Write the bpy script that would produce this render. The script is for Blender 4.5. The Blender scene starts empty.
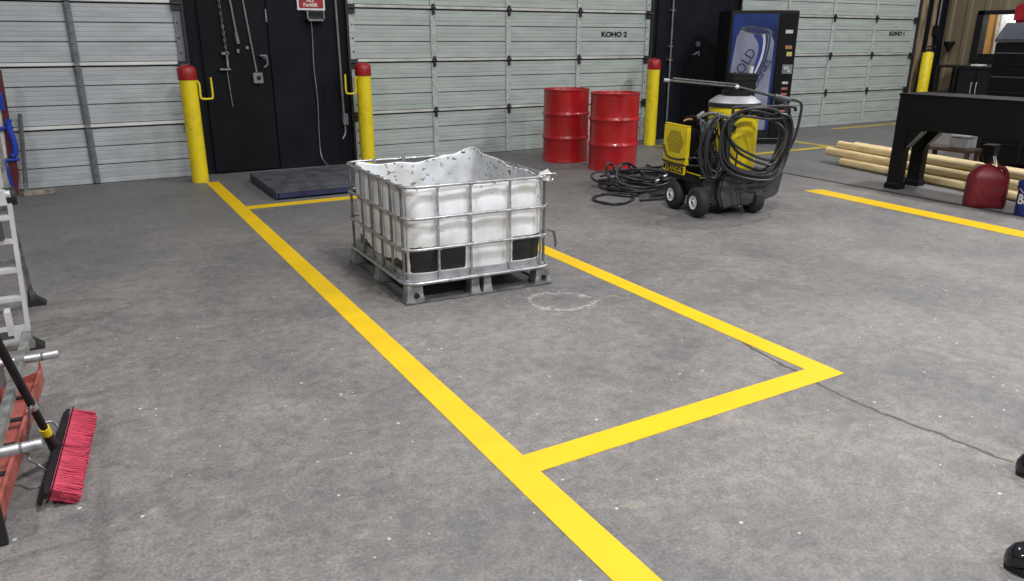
import bpy, bmesh, math, random
from mathutils import Vector, Matrix, noise
PI = math.pi
random.seed(7)
SC = bpy.context.scene
COL = SC.collection
YW = 9.53                 # front wall plane
H = 1.55                  # camera height

# ------------------------------------------------------------------ camera
F = 753.7; PITCH = .323466; YAW = .520207; ROLL = .0022
cy_, sy_, cp_, sp_ = math.cos(YAW), math.sin(YAW), math.cos(PITCH), math.sin(PITCH)
_f = Vector((sy_*cp_, cy_*cp_, -sp_)); _r = Vector((cy_, -sy_, 0)); _d = _f.cross(_r)
cr_, sr_ = math.cos(ROLL), math.sin(ROLL)
_R = _r*cr_ - _d*sr_; _D = _r*sr_ + _d*cr_
cam = bpy.data.cameras.new('camera'); camo = bpy.data.objects.new('camera', cam); COL.objects.link(camo)
cam.sensor_width = 36; cam.lens = 36*F/1024; cam.clip_end = 200; cam.clip_start = .05
M = Matrix.Identity(4)
for i in range(3):
    M[i][0] = _R[i]; M[i][1] = -_D[i]; M[i][2] = -_f[i]
M[2][3] = H
camo.matrix_world = M
SC.camera = camo

def ray(x, y): return _R*((x-512)/F) + _D*((y-290.5)/F) + _f
def atz(x, y, z=0.0):
    d = ray(x, y); return Vector((0, 0, H)) + d*((z-H)/d.z)
def aty(x, y, Y):
    d = ray(x, y); return Vector((0, 0, H)) + d*(Y/d.y)

# ------------------------------------------------------------------ materials
def mat(name, c, rough=.6, metal=0., var=.12, scale=8., c2=None, bump=0., bscale=60., spec=.5, mask=(.45, .65), stretch=(1, 1, 1), coat=0., trans=0.):
    m = bpy.data.materials.new(name); m.use_nodes = True
    n = m.node_tree; b = n.nodes['Principled BSDF']; L = n.links.new
    b.inputs['Roughness'].default_value = rough; b.inputs['Metallic'].default_value = metal
    b.inputs['Specular IOR Level'].default_value = spec
    b.inputs['Coat Weight'].default_value = coat
    b.inputs['Coat Roughness'].default_value = .1
    tc = n.nodes.new('ShaderNodeTexCoord'); mp = n.nodes.new('ShaderNodeMapping')
    mp.inputs['Scale'].default_value = stretch
    L(tc.outputs['Object'], mp.inputs['Vector'])
    nz = n.nodes.new('ShaderNodeTexNoise'); nz.inputs['Scale'].default_value = scale; nz.inputs['Detail'].default_value = 5
    L(mp.outputs['Vector'], nz.inputs['Vector'])
    if c2 is None: c2 = tuple(max(0, k*(1-2.2*var)) for k in c); mask = (.35, .7)
    rp = n.nodes.new('ShaderNodeValToRGB'); rp.color_ramp.elements[0].position = mask[0]; rp.color_ramp.elements[1].position = mask[1]
    rp.color_ramp.elements[0].color = (*c, 1); rp.color_ramp.elements[1].color = (*c2, 1)
    L(nz.outputs['Fac'], rp.inputs['Fac']); L(rp.outputs['Color'], b.inputs['Base Color'])
    if bump:
        bn = n.nodes.new('ShaderNodeTexNoise'); bn.inputs['Scale'].default_value = bscale; bn.inputs['Detail'].default_value = 4
        L(mp.outputs['Vector'], bn.inputs['Vector'])
        bp = n.nodes.new('ShaderNodeBump'); bp.inputs['Strength'].default_value = bump; bp.inputs['Distance'].default_value = .01
        L(bn.outputs['Fac'], bp.inputs['Height']); L(bp.outputs['Normal'], b.inputs['Normal'])
    return m

def chipped(m):
    n = m.node_tree; b = n.nodes['Principled BSDF']; L = n.links.new; src = b.inputs['Base Color'].links[0].from_socket
    tc = n.nodes.new('ShaderNodeTexCoord'); v = n.nodes.new('ShaderNodeTexNoise'); v.inputs['Scale'].default_value = 16; v.inputs['Detail'].default_value = 3
    L(tc.outputs['Object'], v.inputs['Vector'])
    r = n.nodes.new('ShaderNodeValToRGB'); r.color_ramp.elements[0].position = .715; r.color_ramp.elements[1].position = .735; L(v.outputs['Fac'], r.inputs['Fac'])
    x = n.nodes.new('ShaderNodeMix'); x.data_type = 'RGBA'; L(r.outputs['Color'], x.inputs['Factor']); L(src, x.inputs['A']); x.inputs['B'].default_value = (.16, .11, .02, 1)
    L(x.outputs['Result'], b.inputs['Base Color']); return m

def hexc(s):
    v = [int(s[i:i+2], 16)/255 for i in (0, 2, 4)]
    return tuple(k/12.92 if k <= .04045 else ((k+.055)/1.055)**2.4 for k in v)

X = {}
X['door_l'] = mat('door_panel_grey', (.47, .50, .52), .55, .0, .08, 3, stretch=(1, 1, 4))
X['door_m'] = mat('door_panel_pale', (.405, .455, .43), .55, .0, .08, 3, stretch=(1, 1, 4))
X['door_bright_m'] = mat('door_rail_dull', (.50, .51, .49), .5, .1, .2, 8, stretch=(.4, 1, 1))
X['door_bright'] = mat('door_rail', (.66, .66, .65), .5, .1, .12, 6, stretch=(.4, 1, 1))
X['galv'] = mat('galvanised_post', (.20, .215, .24), .5, .5, .15, 12)
X['galv_l'] = mat('pale_post', (.50, .53, .51), .5, .1, .15, 25)
X['dark'] = mat('dark_fitting', (.03, .03, .033), .5, .3)
X['hole'] = mat('hole_black', (.006, .006, .007), .8)
X['blackwall'] = mat('black_wall_paint', (.0098, .0103, .0155), .6, 0, .15, 3, spec=.12)
X['blackwall2'] = mat('black_door_paint', (.0088, .0092, .0125), .6, 0, .15, 3, spec=.12)
X['yellow'] = mat('bollard_yellow', (.76, .60, .012), .42, 0, .1, 9, c2=(.60, .46, .015), mask=(.5, .75))
X['yellow'] = chipped(X['yellow'])
X['chip'] = mat('paint_chip', (.12, .09, .02), .7)
X['redcap'] = mat('cap_red', (.33, .012, .014), .38, 0, .1, 10)
X['tape'] = mat('floor_line_yellow', (.76, .49, .004), .5, 0, .05, 4)
X['tape2'] = mat('floor_line_faded', (.60, .44, .015), .55, 0, .2, 6)
X['drum'] = mat('drum_red', (.42, .010, .014), .3, 0, .12, 5, coat=.3)
X['steel'] = mat('cage_steel', (.55, .56, .58), .34, .7, .22, 30)
X['steel_d'] = mat('cage_steel_dark', (.26, .26, .265), .42, .6, .25, 14)
X['pan'] = mat('pallet_pan', (.46, .47, .49), .45, .4, .2, 10)
X['foot'] = mat('pallet_foot_steel', (.36, .36, .37), .5, .5, .3, 14)
X['alu'] = mat('ladder_aluminium', (.72, .72, .74), .4, .35, .1, 10)
X['grey_tube'] = mat('rack_tube', (.42, .42, .41), .42, .6, .3, 20)
X['redsteel'] = mat('red_tray', (.34, .085, .07), .6, 0, .2, 10, c2=(.20, .05, .04))
X['black'] = mat('black_plastic', (.010, .0105, .012), .5, 0, .1, spec=.25)
X['black_steel'] = mat('black_bench_steel', (.0062, .0063, .007), .5, 0, .15, 6, spec=.2)
X['hose'] = mat('hose_rubber', (.024, .026, .031), .34, 0, .1, 20)
X['rubber'] = mat('tyre_rubber', (.018, .018, .018), .75, 0, .2, 30)
X['white'] = mat('white_plastic', (.78, .78, .76), .45, 0, .1, 20)
X['wyellow'] = mat('washer_yellow', (.80, .62, .012), .35, 0, .1, 5, c2=(.62, .46, .01), mask=(.52, .75))
X['lid'] = mat('boiler_lid_grey', (.36, .37, .39), .45, .2, .1, 6)
X['wdark'] = mat('washer_chassis', (.055, .058, .065), .5, 0, .25, 7)
X['blue_d'] = mat('scale_blue', (.022, .03, .10), .5, 0, .25, 6)
X['scale_top'] = mat('scale_plate', (.105, .108, .13), .55, .2, .25, 7, bump=.2, bscale=40)
X['vblue'] = mat('vending_blue', (.012, .04, .22), .3, 0, .35, 1.6)
X['can_l'] = mat('can_silver', (.25, .26, .37), .4, 0, .25, 2.2)
X['can_top'] = mat('can_rim', (.12, .13, .17), .35, .3, .4, 6)
X['navy'] = mat('stripe_navy', (.012, .02, .10), .4)
X['bstripe'] = mat('stripe_blue', (.012, .03, .20), .4)
X['pale'] = mat('stripe_pale', (.55, .58, .66), .4)
X['btn_w'] = mat('button_white', (.55, .55, .55), .4)
X['btn_r'] = mat('button_red', (.45, .12, .10), .4)
X['btn_y'] = mat('sticker_yellow', (.55, .50, .14), .4)
X['btn_o'] = mat('sticker_orange', (.35, .17, .06), .4)
X['wood'] = mat('peeled_pole_wood', (.80, .64, .36), .6, 0, .1, 5, c2=(.58, .40, .17), mask=(.48, .72), stretch=(.6, 3, 3), bump=.08, bscale=20)
X['wood_end'] = mat('pole_end_wood', (.62, .45, .22), .7, 0, .2, 20)
X['stud'] = mat('weathered_stud', (.30, .225, .14), .75, 0, .2, 5, c2=(.11, .075, .045), stretch=(3, 3, .5))
X['siding'] = mat('tan_siding', (.20, .16, .10), .6, 0, .15, 2, stretch=(1, 1, .3))
X['orange_wood'] = mat('varnished_wood', (.70, .36, .10), .5, 0, .1, 4)
X['gasred'] = mat('can_dark_red', (.16, .008, .016), .42, 0, .15, 7)
X['pailblue'] = mat('pail_blue', (.010, .022, .17), .35, 0, .15, 6)
X['maroon'] = mat('maroon_edge', (.12, .012, .016), .5)
X['strap'] = mat('strap_blue', (.012, .05, .42), .5)
X['signred'] = mat('sign_red', (.36, .010, .018), .45)
X['hoodgrey'] = mat('hood_grey', (.075, .08, .10), .4, 0, .2, 4)
X['pink'] = mat('bristle_red', (.66, .06, .12), .6, 0, .2, 25, bump=.6, bscale=90, stretch=(1, 6, 1))
X['pink2'] = mat('bristle_pale', (.80, .14, .19), .6, 0, .2, 25)
X['conduit'] = mat('conduit_grey', (.24, .25, .27), .45, .4, .15)
X['brown'] = mat('brown_wood', (.07, .04, .022), .6, 0, .3, 6)
X['grey_box'] = mat('grey_box', (.20, .21, .22), .6)
X['boot'] = mat('boot_leather', (.010, .0105, .014), .18, 0, .1, 8, coat=.4)
X['lance'] = mat('lance_tube', (.13, .13, .125), .5, .2, .2, 20)
X['arm'] = mat('arm_tube', (.40, .40, .42), .4, .6, .2, 30)
X['wood_floor'] = mat('old_timber', (.38, .33, .26), .7, 0, .3, 12)

def plastic_mat():
    m = bpy.data.materials.new('tank_polyethylene'); m.use_nodes = True
    n = m.node_tree; N = n.nodes.new; L = n.links.new; b = n.nodes['Principled BSDF']
    b.inputs['Roughness'].default_value = .42
    tc = N('ShaderNodeTexCoord')
    n1 = N('ShaderNodeTexNoise'); n1.inputs['Scale'].default_value = 7; n1.inputs['Detail'].default_value = 6
    L(tc.outputs['Object'], n1.inputs['Vector'])
    r1 = N('ShaderNodeValToRGB'); r1.color_ramp.elements[0].position = .40; r1.color_ramp.elements[1].position = .68
    r1.color_ramp.elements[0].color = (.84, .87, .92, 1); r1.color_ramp.elements[1].color = (.66, .66, .65, 1)
    L(n1.outputs['Fac'], r1.inputs['Fac'])
    n2 = N('ShaderNodeTexNoise'); n2.inputs['Scale'].default_value = 24; n2.inputs['Detail'].default_value = 4; n2.inputs['Roughness'].default_value = .6
    L(tc.outputs['Object'], n2.inputs['Vector'])
    at = N('ShaderNodeAttribute'); at.attribute_name = 'grime_tint'
    sp = N('ShaderNodeSeparateColor'); L(at.outputs['Color'], sp.inputs['Color'])
    # speckles: where noise plus the speckle weight passes a threshold
    ad = N('ShaderNodeMath'); ad.operation = 'MULTIPLY_ADD'; L(sp.outputs['Green'], ad.inputs[0]); ad.inputs[1].default_value = .19; L(n2.outputs['Fac'], ad.inputs[2])
    r2 = N('ShaderNodeValToRGB'); r2.color_ramp.elements[0].position = .71; r2.color_ramp.elements[1].position = .77
    L(ad.outputs[0], r2.inputs['Fac'])
    mx = N('ShaderNodeMix'); mx.data_type = 'RGBA'; L(r2.outputs['Color'], mx.inputs['Factor']); L(r1.outputs['Color'], mx.inputs['A']); mx.inputs['B'].default_value = (.13, .11, .07, 1)
    mb = N('ShaderNodeMix'); mb.data_type = 'RGBA'; L(sp.outputs['Blue'], mb.inputs['Factor']); L(mx.outputs['Result'], mb.inputs['A']); mb.inputs['B'].default_value = (.40, .35, .26, 1)
    # oil black
    ao = N('ShaderNodeMath'); ao.operation = 'MULTIPLY_ADD'; L(n2.outputs['Fac'], ao.inputs[0]); ao.inputs[1].default_value = .35; L(sp.outputs['Red'], ao.inputs[2])
    r3 = N('ShaderNodeValToRGB'); r3.color_ramp.elements[0].position = .58; r3.color_ramp.elements[1].position = .74
    L(ao.outputs[0], r3.inputs['Fac'])
    my = N('ShaderNodeMix'); my.data_type = 'RGBA'; L(r3.outputs['Color'], my.inputs['Factor']); L(mb.outputs['Result'], my.inputs['A']); my.inputs['B'].default_value = (.012, .012, .013, 1)
    L(my.outputs['Result'], b.inputs['Base Color'])
    return m
X['tank'] = plastic_mat()

def floor_mat():
    m = bpy.data.materials.new('worn_concrete'); m.use_nodes = True
    n = m.node_tree; N = n.nodes.new; L = n.links.new; b = n.nodes['Principled BSDF']
    tc = N('ShaderNodeTexCoord'); V = tc.outputs['Object']
    def nz(scale, det=6, ro=.55, dist=0, src=V):
        k = N('ShaderNodeTexNoise'); k.inputs['Scale'].default_value = scale; k.inputs['Detail'].default_value = det
        k.inputs['Roughness'].default_value = ro; k.inputs['Distortion'].default_value = dist; L(src, k.inputs['Vector']); return k.outputs['Fac']
    def ramp(src, a, bb, ca=(0, 0, 0), cb=(1, 1, 1)):
        r = N('ShaderNodeValToRGB'); e = r.color_ramp.elements; e[0].position = a; e[1].position = bb; e[0].color = (*ca, 1); e[1].color = (*cb, 1)
        L(src, r.inputs['Fac']); return r.outputs['Color']
    def mix(fac, A, B, mode='MIX', f=None):
        k = N('ShaderNodeMix'); k.data_type = 'RGBA'; k.blend_type = mode
        if fac is None: k.inputs['Factor'].default_value = f
        else: L(fac, k.inputs['Factor'])
        for s, v in (('A', A), ('B', B)):
            if isinstance(v, tuple): k.inputs[s].default_value = (*v, 1)
            else: L(v, k.inputs[s])
        return k.outputs['Result']
    def math_(op, a, bb, c=None):
        k = N('ShaderNodeMath'); k.operation = op
        for i, v in enumerate((a, bb, c)):
            if v is None: continue
            if isinstance(v, (int, float)): k.inputs[i].default_value = v
            else: L(v, k.inputs[i])
        return k.outputs[0]
    def sstep(v, a, bb):
        k = N('ShaderNodeMapRange'); k.interpolation_type = 'SMOOTHSTEP'; L(v, k.inputs['Value'])
        k.inputs['From Min'].default_value = a; k.inputs['From Max'].default_value = bb; return k.outputs['Result']
    sep = N('ShaderNodeSeparateXYZ'); L(V, sep.inputs['Vector']); x, y = sep.outputs['X'], sep.outputs['Y']
    base = ramp(nz(.9, 8, .62, .6), .34, .68, (.168, .164, .166), (.268, .252, .240))
    mid = ramp(nz(4.5, 8, .65, .3), .36, .70, (.70, .70, .71), (1.12, 1.10, 1.07))
    c = mix(None, base, mid, 'MULTIPLY', .55)
    grain = ramp(nz(17, 7, .75, .4), .34, .70, (.62, .62, .635), (1.30, 1.28, 1.25))
    c = mix(None, c, grain, 'MULTIPLY', .8)
    fine = ramp(nz(80, 4, .8), .35, .68, (.58, .58, .58), (1.40, 1.40, 1.38))
    c = mix(None, c, fine, 'MULTIPLY', .8)
    # dark stains and scuffs
    st = ramp(nz(1.7, 6, .65, 1.2), .56, .74)
    c = mix(math_('MULTIPLY', st, .6), c, (.12, .118, .118))
    st2 = ramp(nz(6, 6, .7, 2.0), .66, .74)
    c = mix(math_('MULTIPLY', st2, .35), c, (.10, .10, .10))
    tan = ramp(nz(3.2, 6, .7, .8), .62, .74)
    c = mix(math_('MULTIPLY', tan, .5), c, (.42, .37, .28))
    # white chips: sparse voronoi specks
    vo = N('ShaderNodeTexVoronoi'); vo.inputs['Scale'].default_value = 16; L(V, vo.inputs['Vector'])
    sepc = N('ShaderNodeSeparateColor'); L(vo.outputs['Color'], sepc.inputs['Color'])
    rad = math_('MULTIPLY', sepc.outputs['Red'], .20)
    sp = math_('LESS_THAN', vo.outputs['Distance'], math_('SUBTRACT', rad, .085))
    c = mix(math_('MULTIPLY', sp, .75), c, (.62, .60, .56))
    wn = ramp(nz(30, 5, .85), .62, .67)
    wm = ramp(nz(2.2, 4, .6), .42, .58)
    pit = ramp(nz(24, 5, .85, .5), .655, .70)
    c = mix(math_('MULTIPLY', pit, .5), c, (.07, .068, .068))
    c = mix(math_('MULTIPLY', math_('MULTIPLY', wn, wm), .5), c, (.60, .58, .55))
    # floor darker toward the far bays, sealed tone on the slab behind the joint
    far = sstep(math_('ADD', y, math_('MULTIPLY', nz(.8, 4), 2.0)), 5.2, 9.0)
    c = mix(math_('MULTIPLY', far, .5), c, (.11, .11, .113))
    slab = sstep(math_('ADD', x, math_('MULTIPLY', math_('SUBTRACT', y, 4.5), -.055)), 7.40, 7.46)
    c = mix(math_('MULTIPLY', slab, .5), c, (.13, .13, .135))
    # crack
    wob = math_('MULTIPLY', math_('SUBTRACT', nz(3.0, 3, .6), .5), .10)
    wob2 = math_('MULTIPLY', math_('SUBTRACT', nz(22, 3, .6), .5), .03)
    # centre of the crack: x = 2.86 + .12 (y-2.05)^2
    yc = math_('SUBTRACT', y, 1.95)
    cx = math_('MULTIPLY_ADD', math_('MULTIPLY', yc, yc), .19, 2.865)
    d = math_('ABSOLUTE', math_('ADD', math_('ADD', math_('SUBTRACT', x, cx), wob), wob2), 0)
    ln = math_('LESS_THAN', d, math_('MULTIPLY_ADD', nz(13, 3), .017, .001))
    rg = math_('MULTIPLY', math_('GREATER_THAN', y, .6), math_('LESS_THAN', y, 2.95))
    brk = math_('GREATER_THAN', nz(7, 2), .36)
    cr = math_('MULTIPLY', math_('MULTIPLY', ln, rg), brk)
    c = mix(math_('MULTIPLY', cr, .8), c, (.035, .035, .035))
    # chalk ring near the tank
    dx = math_('SUBTRACT', x, 2.46); dy = math_('SUBTRACT', y, 3.69)
    u = math_('DIVIDE', math_('ADD', math_('MULTIPLY', dx, .80), math_('MULTIPLY', dy, -.60)), .215)
    v = math_('DIVIDE', math_('ADD', math_('MULTIPLY', dx, .60), math_('MULTIPLY', dy, .80)), .17)
    rr = math_('SQRT', math_('ADD', math_('MULTIPLY', u, u), math_('MULTIPLY', v, v)), 0)
    rr = math_('ADD', rr, math_('MULTIPLY', math_('SUBTRACT', nz(9, 3), .5), 1.1))
    ring = math_('SUBTRACT', 1.0, sstep(math_('ABSOLUTE', math_('SUBTRACT', rr, .95), 0), .03, .17))
    rg2 = math_('MULTIPLY', ring, ramp(nz(26, 4, .7), .42, .56))
    c = mix(math_('MULTIPLY', rg2, .48), c, (.55, .54, .52))
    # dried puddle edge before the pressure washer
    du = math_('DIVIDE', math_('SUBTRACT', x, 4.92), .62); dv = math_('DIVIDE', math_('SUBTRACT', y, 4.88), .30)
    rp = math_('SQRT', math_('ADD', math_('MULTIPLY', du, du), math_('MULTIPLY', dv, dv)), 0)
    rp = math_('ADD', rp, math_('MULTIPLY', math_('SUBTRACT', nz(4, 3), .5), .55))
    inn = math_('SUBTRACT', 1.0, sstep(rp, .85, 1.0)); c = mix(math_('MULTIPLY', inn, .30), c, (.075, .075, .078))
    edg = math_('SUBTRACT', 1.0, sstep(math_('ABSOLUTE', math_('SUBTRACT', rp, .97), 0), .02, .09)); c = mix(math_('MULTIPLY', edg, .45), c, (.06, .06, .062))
    L(c, b.inputs['Base Color'])
    rr_ = N('ShaderNodeMapRange'); L(nz(5, 5), rr_.inputs['Value']); rr_.inputs['To Min'].default_value = .40; rr_.inputs['To Max'].default_value = .72
    L(rr_.outputs['Result'], b.inputs['Roughness'])
    bp = N('ShaderNodeBump'); bp.inputs['Strength'].default_value = .6; bp.inputs['Distance'].default_value = .006
    L(nz(32, 6, .8), bp.inputs['Height']); L(bp.outputs['Normal'], b.inputs['Normal'])
    return m
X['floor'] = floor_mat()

# ------------------------------------------------------------------ mesh building
class MB:
    def __init__(s): s.b = bmesh.new()
    def _m(s, verts, mtx):
        for v in verts: v.co = mtx @ v.co
        return s
    def box(s, x0, x1, y0, y1, z0, z1, m=None, bev=0.):
        r = bmesh.ops.create_cube(s.b, size=1)
        vs = r['verts']
        for v in vs:
            v.co = Vector(((x0+x1)/2+v.co.x*(x1-x0), (y0+y1)/2+v.co.y*(y1-y0), (z0+z1)/2+v.co.z*(z1-z0)))
        if m: s._m(vs, m)
        if bev:
            es = list({e for v in vs for e in v.link_edges})
            bmesh.ops.bevel(s.b, geom=es, offset=bev, segments=2, affect='EDGES')
        return s
    def prism(s, pts, axis, a, b_, m=None, bev=0.):
        """polygon pts (2D) extruded from a to b_ along axis"""
        def P(p, t):
            return Vector((t, p[0], p[1])) if axis == 'x' else Vector((p[0], t, p[1])) if axis == 'y' else Vector((p[0], p[1], t))
        A = [s.b.verts.new(P(p, a)) for p in pts]; B = [s.b.verts.new(P(p, b_)) for p in pts]
        n = len(pts)
        fs = [s.b.faces.new(A), s.b.faces.new(B[::-1])]
        for i in range(n): fs.append(s.b.faces.new([A[i], B[i], B[(i+1) % n], A[(i+1) % n]]))
        if m: s._m(A+B, m)
        if bev:
            bmesh.ops.bevel(s.b, geom=list({e for f in fs for e in f.edges}), offset=bev, segments=2, affect='EDGES')
        return s
    def lathe(s, prof, c=(0, 0, 0), seg=32, m=None, cap=True):
        rings = []
        for r, z in prof:
            rings.append([s.b.verts.new((c[0]+r*math.cos(2*PI*i/seg), c[1]+r*math.sin(2*PI*i/seg), c[2]+z)) for i in range(seg)])
        for a, b_ in zip(rings, rings[1:]):
            for i in range(seg): s.b.faces.new([a[i], a[(i+1) % seg], b_[(i+1) % seg], b_[i]])
        if cap:
            if prof[0][0] > 1e-5: s.b.faces.new(rings[0][::-1])
            if prof[-1][0] > 1e-5: s.b.faces.new(rings[-1])
        if m: s._m([v for r in rings for v in r], m)
        return s
    def cyl(s, p0, p1, r, r1=None, seg=16):
        p0, p1 = Vector(p0), Vector(p1); d = p1-p0; q = d.to_track_quat('Z', 'Y').to_matrix().to_4x4()
        return s.lathe([(r, 0), (r1 if r1 is not None else r, d.length)], seg=seg, m=Matrix.Translation(p0) @ q)
    def tube(s, pts, r, seg=8, closed=False, smooth=0, m=None):
        P = [Vector(p) for p in pts]
        if smooth: P = catmull(P, smooth, closed)
        n = len(P); t0 = None; rings = []; up = None
        for i in range(n):
            a = P[(i-1) % n] if (closed or i > 0) else P[i]; b_ = P[(i+1) % n] if (closed or i < n-1) else P[i]
            t = (b_-a)
            t = t.normalized() if t.length > 1e-9 else (t0 or Vector((0, 0, 1)))
            if up is None: up = t.orthogonal().normalized()
            else:
                up = (up - t*up.dot(t)); up = up.normalized() if up.length > 1e-6 else t.orthogonal().normalized()
            w = t.cross(up); t0 = t
            rr = r(i/(n-1)) if callable(r) else r
            rings.append([s.b.verts.new(P[i]+(up*math.cos(2*PI*k/seg)+w*math.sin(2*PI*k/seg))*rr) for k in range(seg)])
        for i in range(n if closed else n-1):
            a, b_ = rings[i], rings[(i+1) % n]
            off = 0
            if closed and i == n-1:
                off = min(range(seg), key=lambda o: sum((a[k].co-b_[(k+o) % seg].co).length for k in range(seg)))
            for k in range(seg): s.b.faces.new([a[k], a[(k+1) % seg], b_[(k+1+off) % seg], b_[(k+off) % seg]])
        if not closed: s.b.faces.new(rings[0][::-1]); s.b.faces.new(rings[-1])
        if m: s._m([v for q in rings for v in q], m)
        return s
    def loft(s, secs, cap=True, m=None):
        R_ = [[s.b.verts.new(p) for p in q] for q in secs]; n = len(R_[0])
        for a, b_ in zip(R_, R_[1:]):
            for i in range(n): s.b.faces.new([a[i], a[(i+1) % n], b_[(i+1) % n], b_[i]])
        if cap: s.b.faces.new(R_[0][::-1]); s.b.faces.new(R_[-1])
        if m: s._m([v for q in R_ for v in q], m)
        return s
    def build(s, name, mt, parent=None, smooth=None, m=None):
        bmesh.ops.recalc_face_normals(s.b, faces=s.b.faces)
        if m: 
            for v in s.b.verts: v.co = m @ v.co
        me = bpy.data.meshes.new(name); s.b.to_mesh(me); s.b.free()
        me.materials.append(X[mt] if isinstance(mt, str) else mt)
        if smooth is not None:
            for p in me.polygons: p.use_smooth = True
            me.set_sharp_from_angle(angle=math.radians(smooth))
        o = bpy.data.objects.new(name, me); COL.objects.link(o)
        if parent: o.parent = parent
        return o

def catmull(P, k, closed=False):
    n = len(P); out = []
    for i in range(n if closed else n-1):
        g = (lambda j: P[j % n]) if closed else (lambda j: P[max(0, min(n-1, j))])
        a, b_, c, d = g(i-1), g(i), g(i+1), g(i+2)
        for q in range(k):
            t = q/k
            out.append(.5*((2*b_)+(c-a)*t+(2*a-5*b_+4*c-d)*t*t+(3*b_-a-3*c+d)*t**3))
    if not closed: out.append(P[-1])
    return out

def rrect(cx, cy, w, h, r, n=6):
    out = []
    for k, (sx, sy) in enumerate(((1, 1), (-1, 1), (-1, -1), (1, -1))):
        for i in range(n+1):
            a = PI/2*k + PI/2*i/n
            out.append((cx+sx*(w/2-r)+r*math.cos(a), cy+sy*(h/2-r)+r*math.sin(a)))
    return out

def thing(name, label, cat, loc=(0, 0, 0), rz=0, group=None, rot=None):
    o = bpy.data.objects.new(name, None); COL.objects.link(o); o.empty_display_size = .1
    o.location = loc; o.rotation_euler = rot if rot else (0, 0, rz)
    o['label'] = label; o['category'] = cat
    if group: o['group'] = group
    return o
def tag(o, label, cat, group=None, kind=None):
    o['label'] = label; o['category'] = cat
    if group: o['group'] = group
    if kind: o['kind'] = kind
    return o
def struct(o, label=None):
    o['kind'] = 'structure'
    if label: o['label'] = label
    return o
def text(name, s, size, mt, parent, m, ext=.001, bold=0., bend=None, sx=1.):
    c = bpy.data.curves.new('t', 'FONT'); c.body = s; c.size = size; c.extrude = ext; c.offset = bold; c.align_x = 'CENTER'; c.align_y = 'CENTER'
    c.resolution_u = 3
    o = bpy.data.objects.new('t', c); COL.objects.link(o)
    bpy.context.view_layer.update()
    me = bpy.data.meshes.new_from_object(o.evaluated_get(bpy.context.evaluated_depsgraph_get()))
    bpy.data.objects.remove(o)
    for v in me.vertices:
        v.co.x *= sx
        if bend:    # wrap round a vertical cylinder of radius bend, text facing -y
            a = v.co.x/bend; rr = bend+v.co.z
            v.co = Vector((rr*math.sin(a), -rr*math.cos(a), v.co.y))
        v.co = m @ v.co
    me.name = name; me.materials.clear(); me.materials.append(X[mt])
    t = bpy.data.objects.new(name, me); COL.objects.link(t)
    if parent: t.parent = parent
    return t
FACE = Matrix.Rotation(PI/2, 4, 'X')       # text in XY plane -> stands in XZ plane, facing -y
def T(x, y, z): return Matrix.Translation((x, y, z))
def RZ(a): return Matrix.Rotation(a, 4, 'Z')
def RX(a): return Matrix.Rotation(a, 4, 'X')
def RY(a): return Matrix.Rotation(a, 4, 'Y')

# ------------------------------------------------------------------ setting
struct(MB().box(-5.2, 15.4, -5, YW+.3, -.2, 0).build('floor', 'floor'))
w = MB()
w.box(1.22, 2.16, YW+.03, YW+.3, 0, 4.6); w.box(2.16, 3.12, YW, YW+.3, 0, 4.6)
w.box(7.86, 9.72, YW, YW+.3, 0, 4.6); w.box(14.42, 15.4, YW, YW+.3, 0, 4.6)
w.box(-5.2, -3.4, YW, YW+.3, 0, 4.6)
for a, b_ in ((-3.4, 1.22), (3.12, 7.86), (9.72, 14.42)): w.box(a, b_, YW+.02, YW+.3, 3.25, 4.6)
struct(w.build('wall_front', 'blackwall'))
struct(MB().box(-5.4, -5.2, -5, YW+.3, 0, 4.6).build('wall_left', 'siding'))
struct(MB().box(7.425, 7.462, -5, 8.1, -.05, .003, RZ(0)).build('trim_1', 'hole', m=T(7.45, 4.5, 0) @ RZ(.02) @ T(-7.45, -4.5, 0)), 'dark joint between floor slabs')

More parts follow.
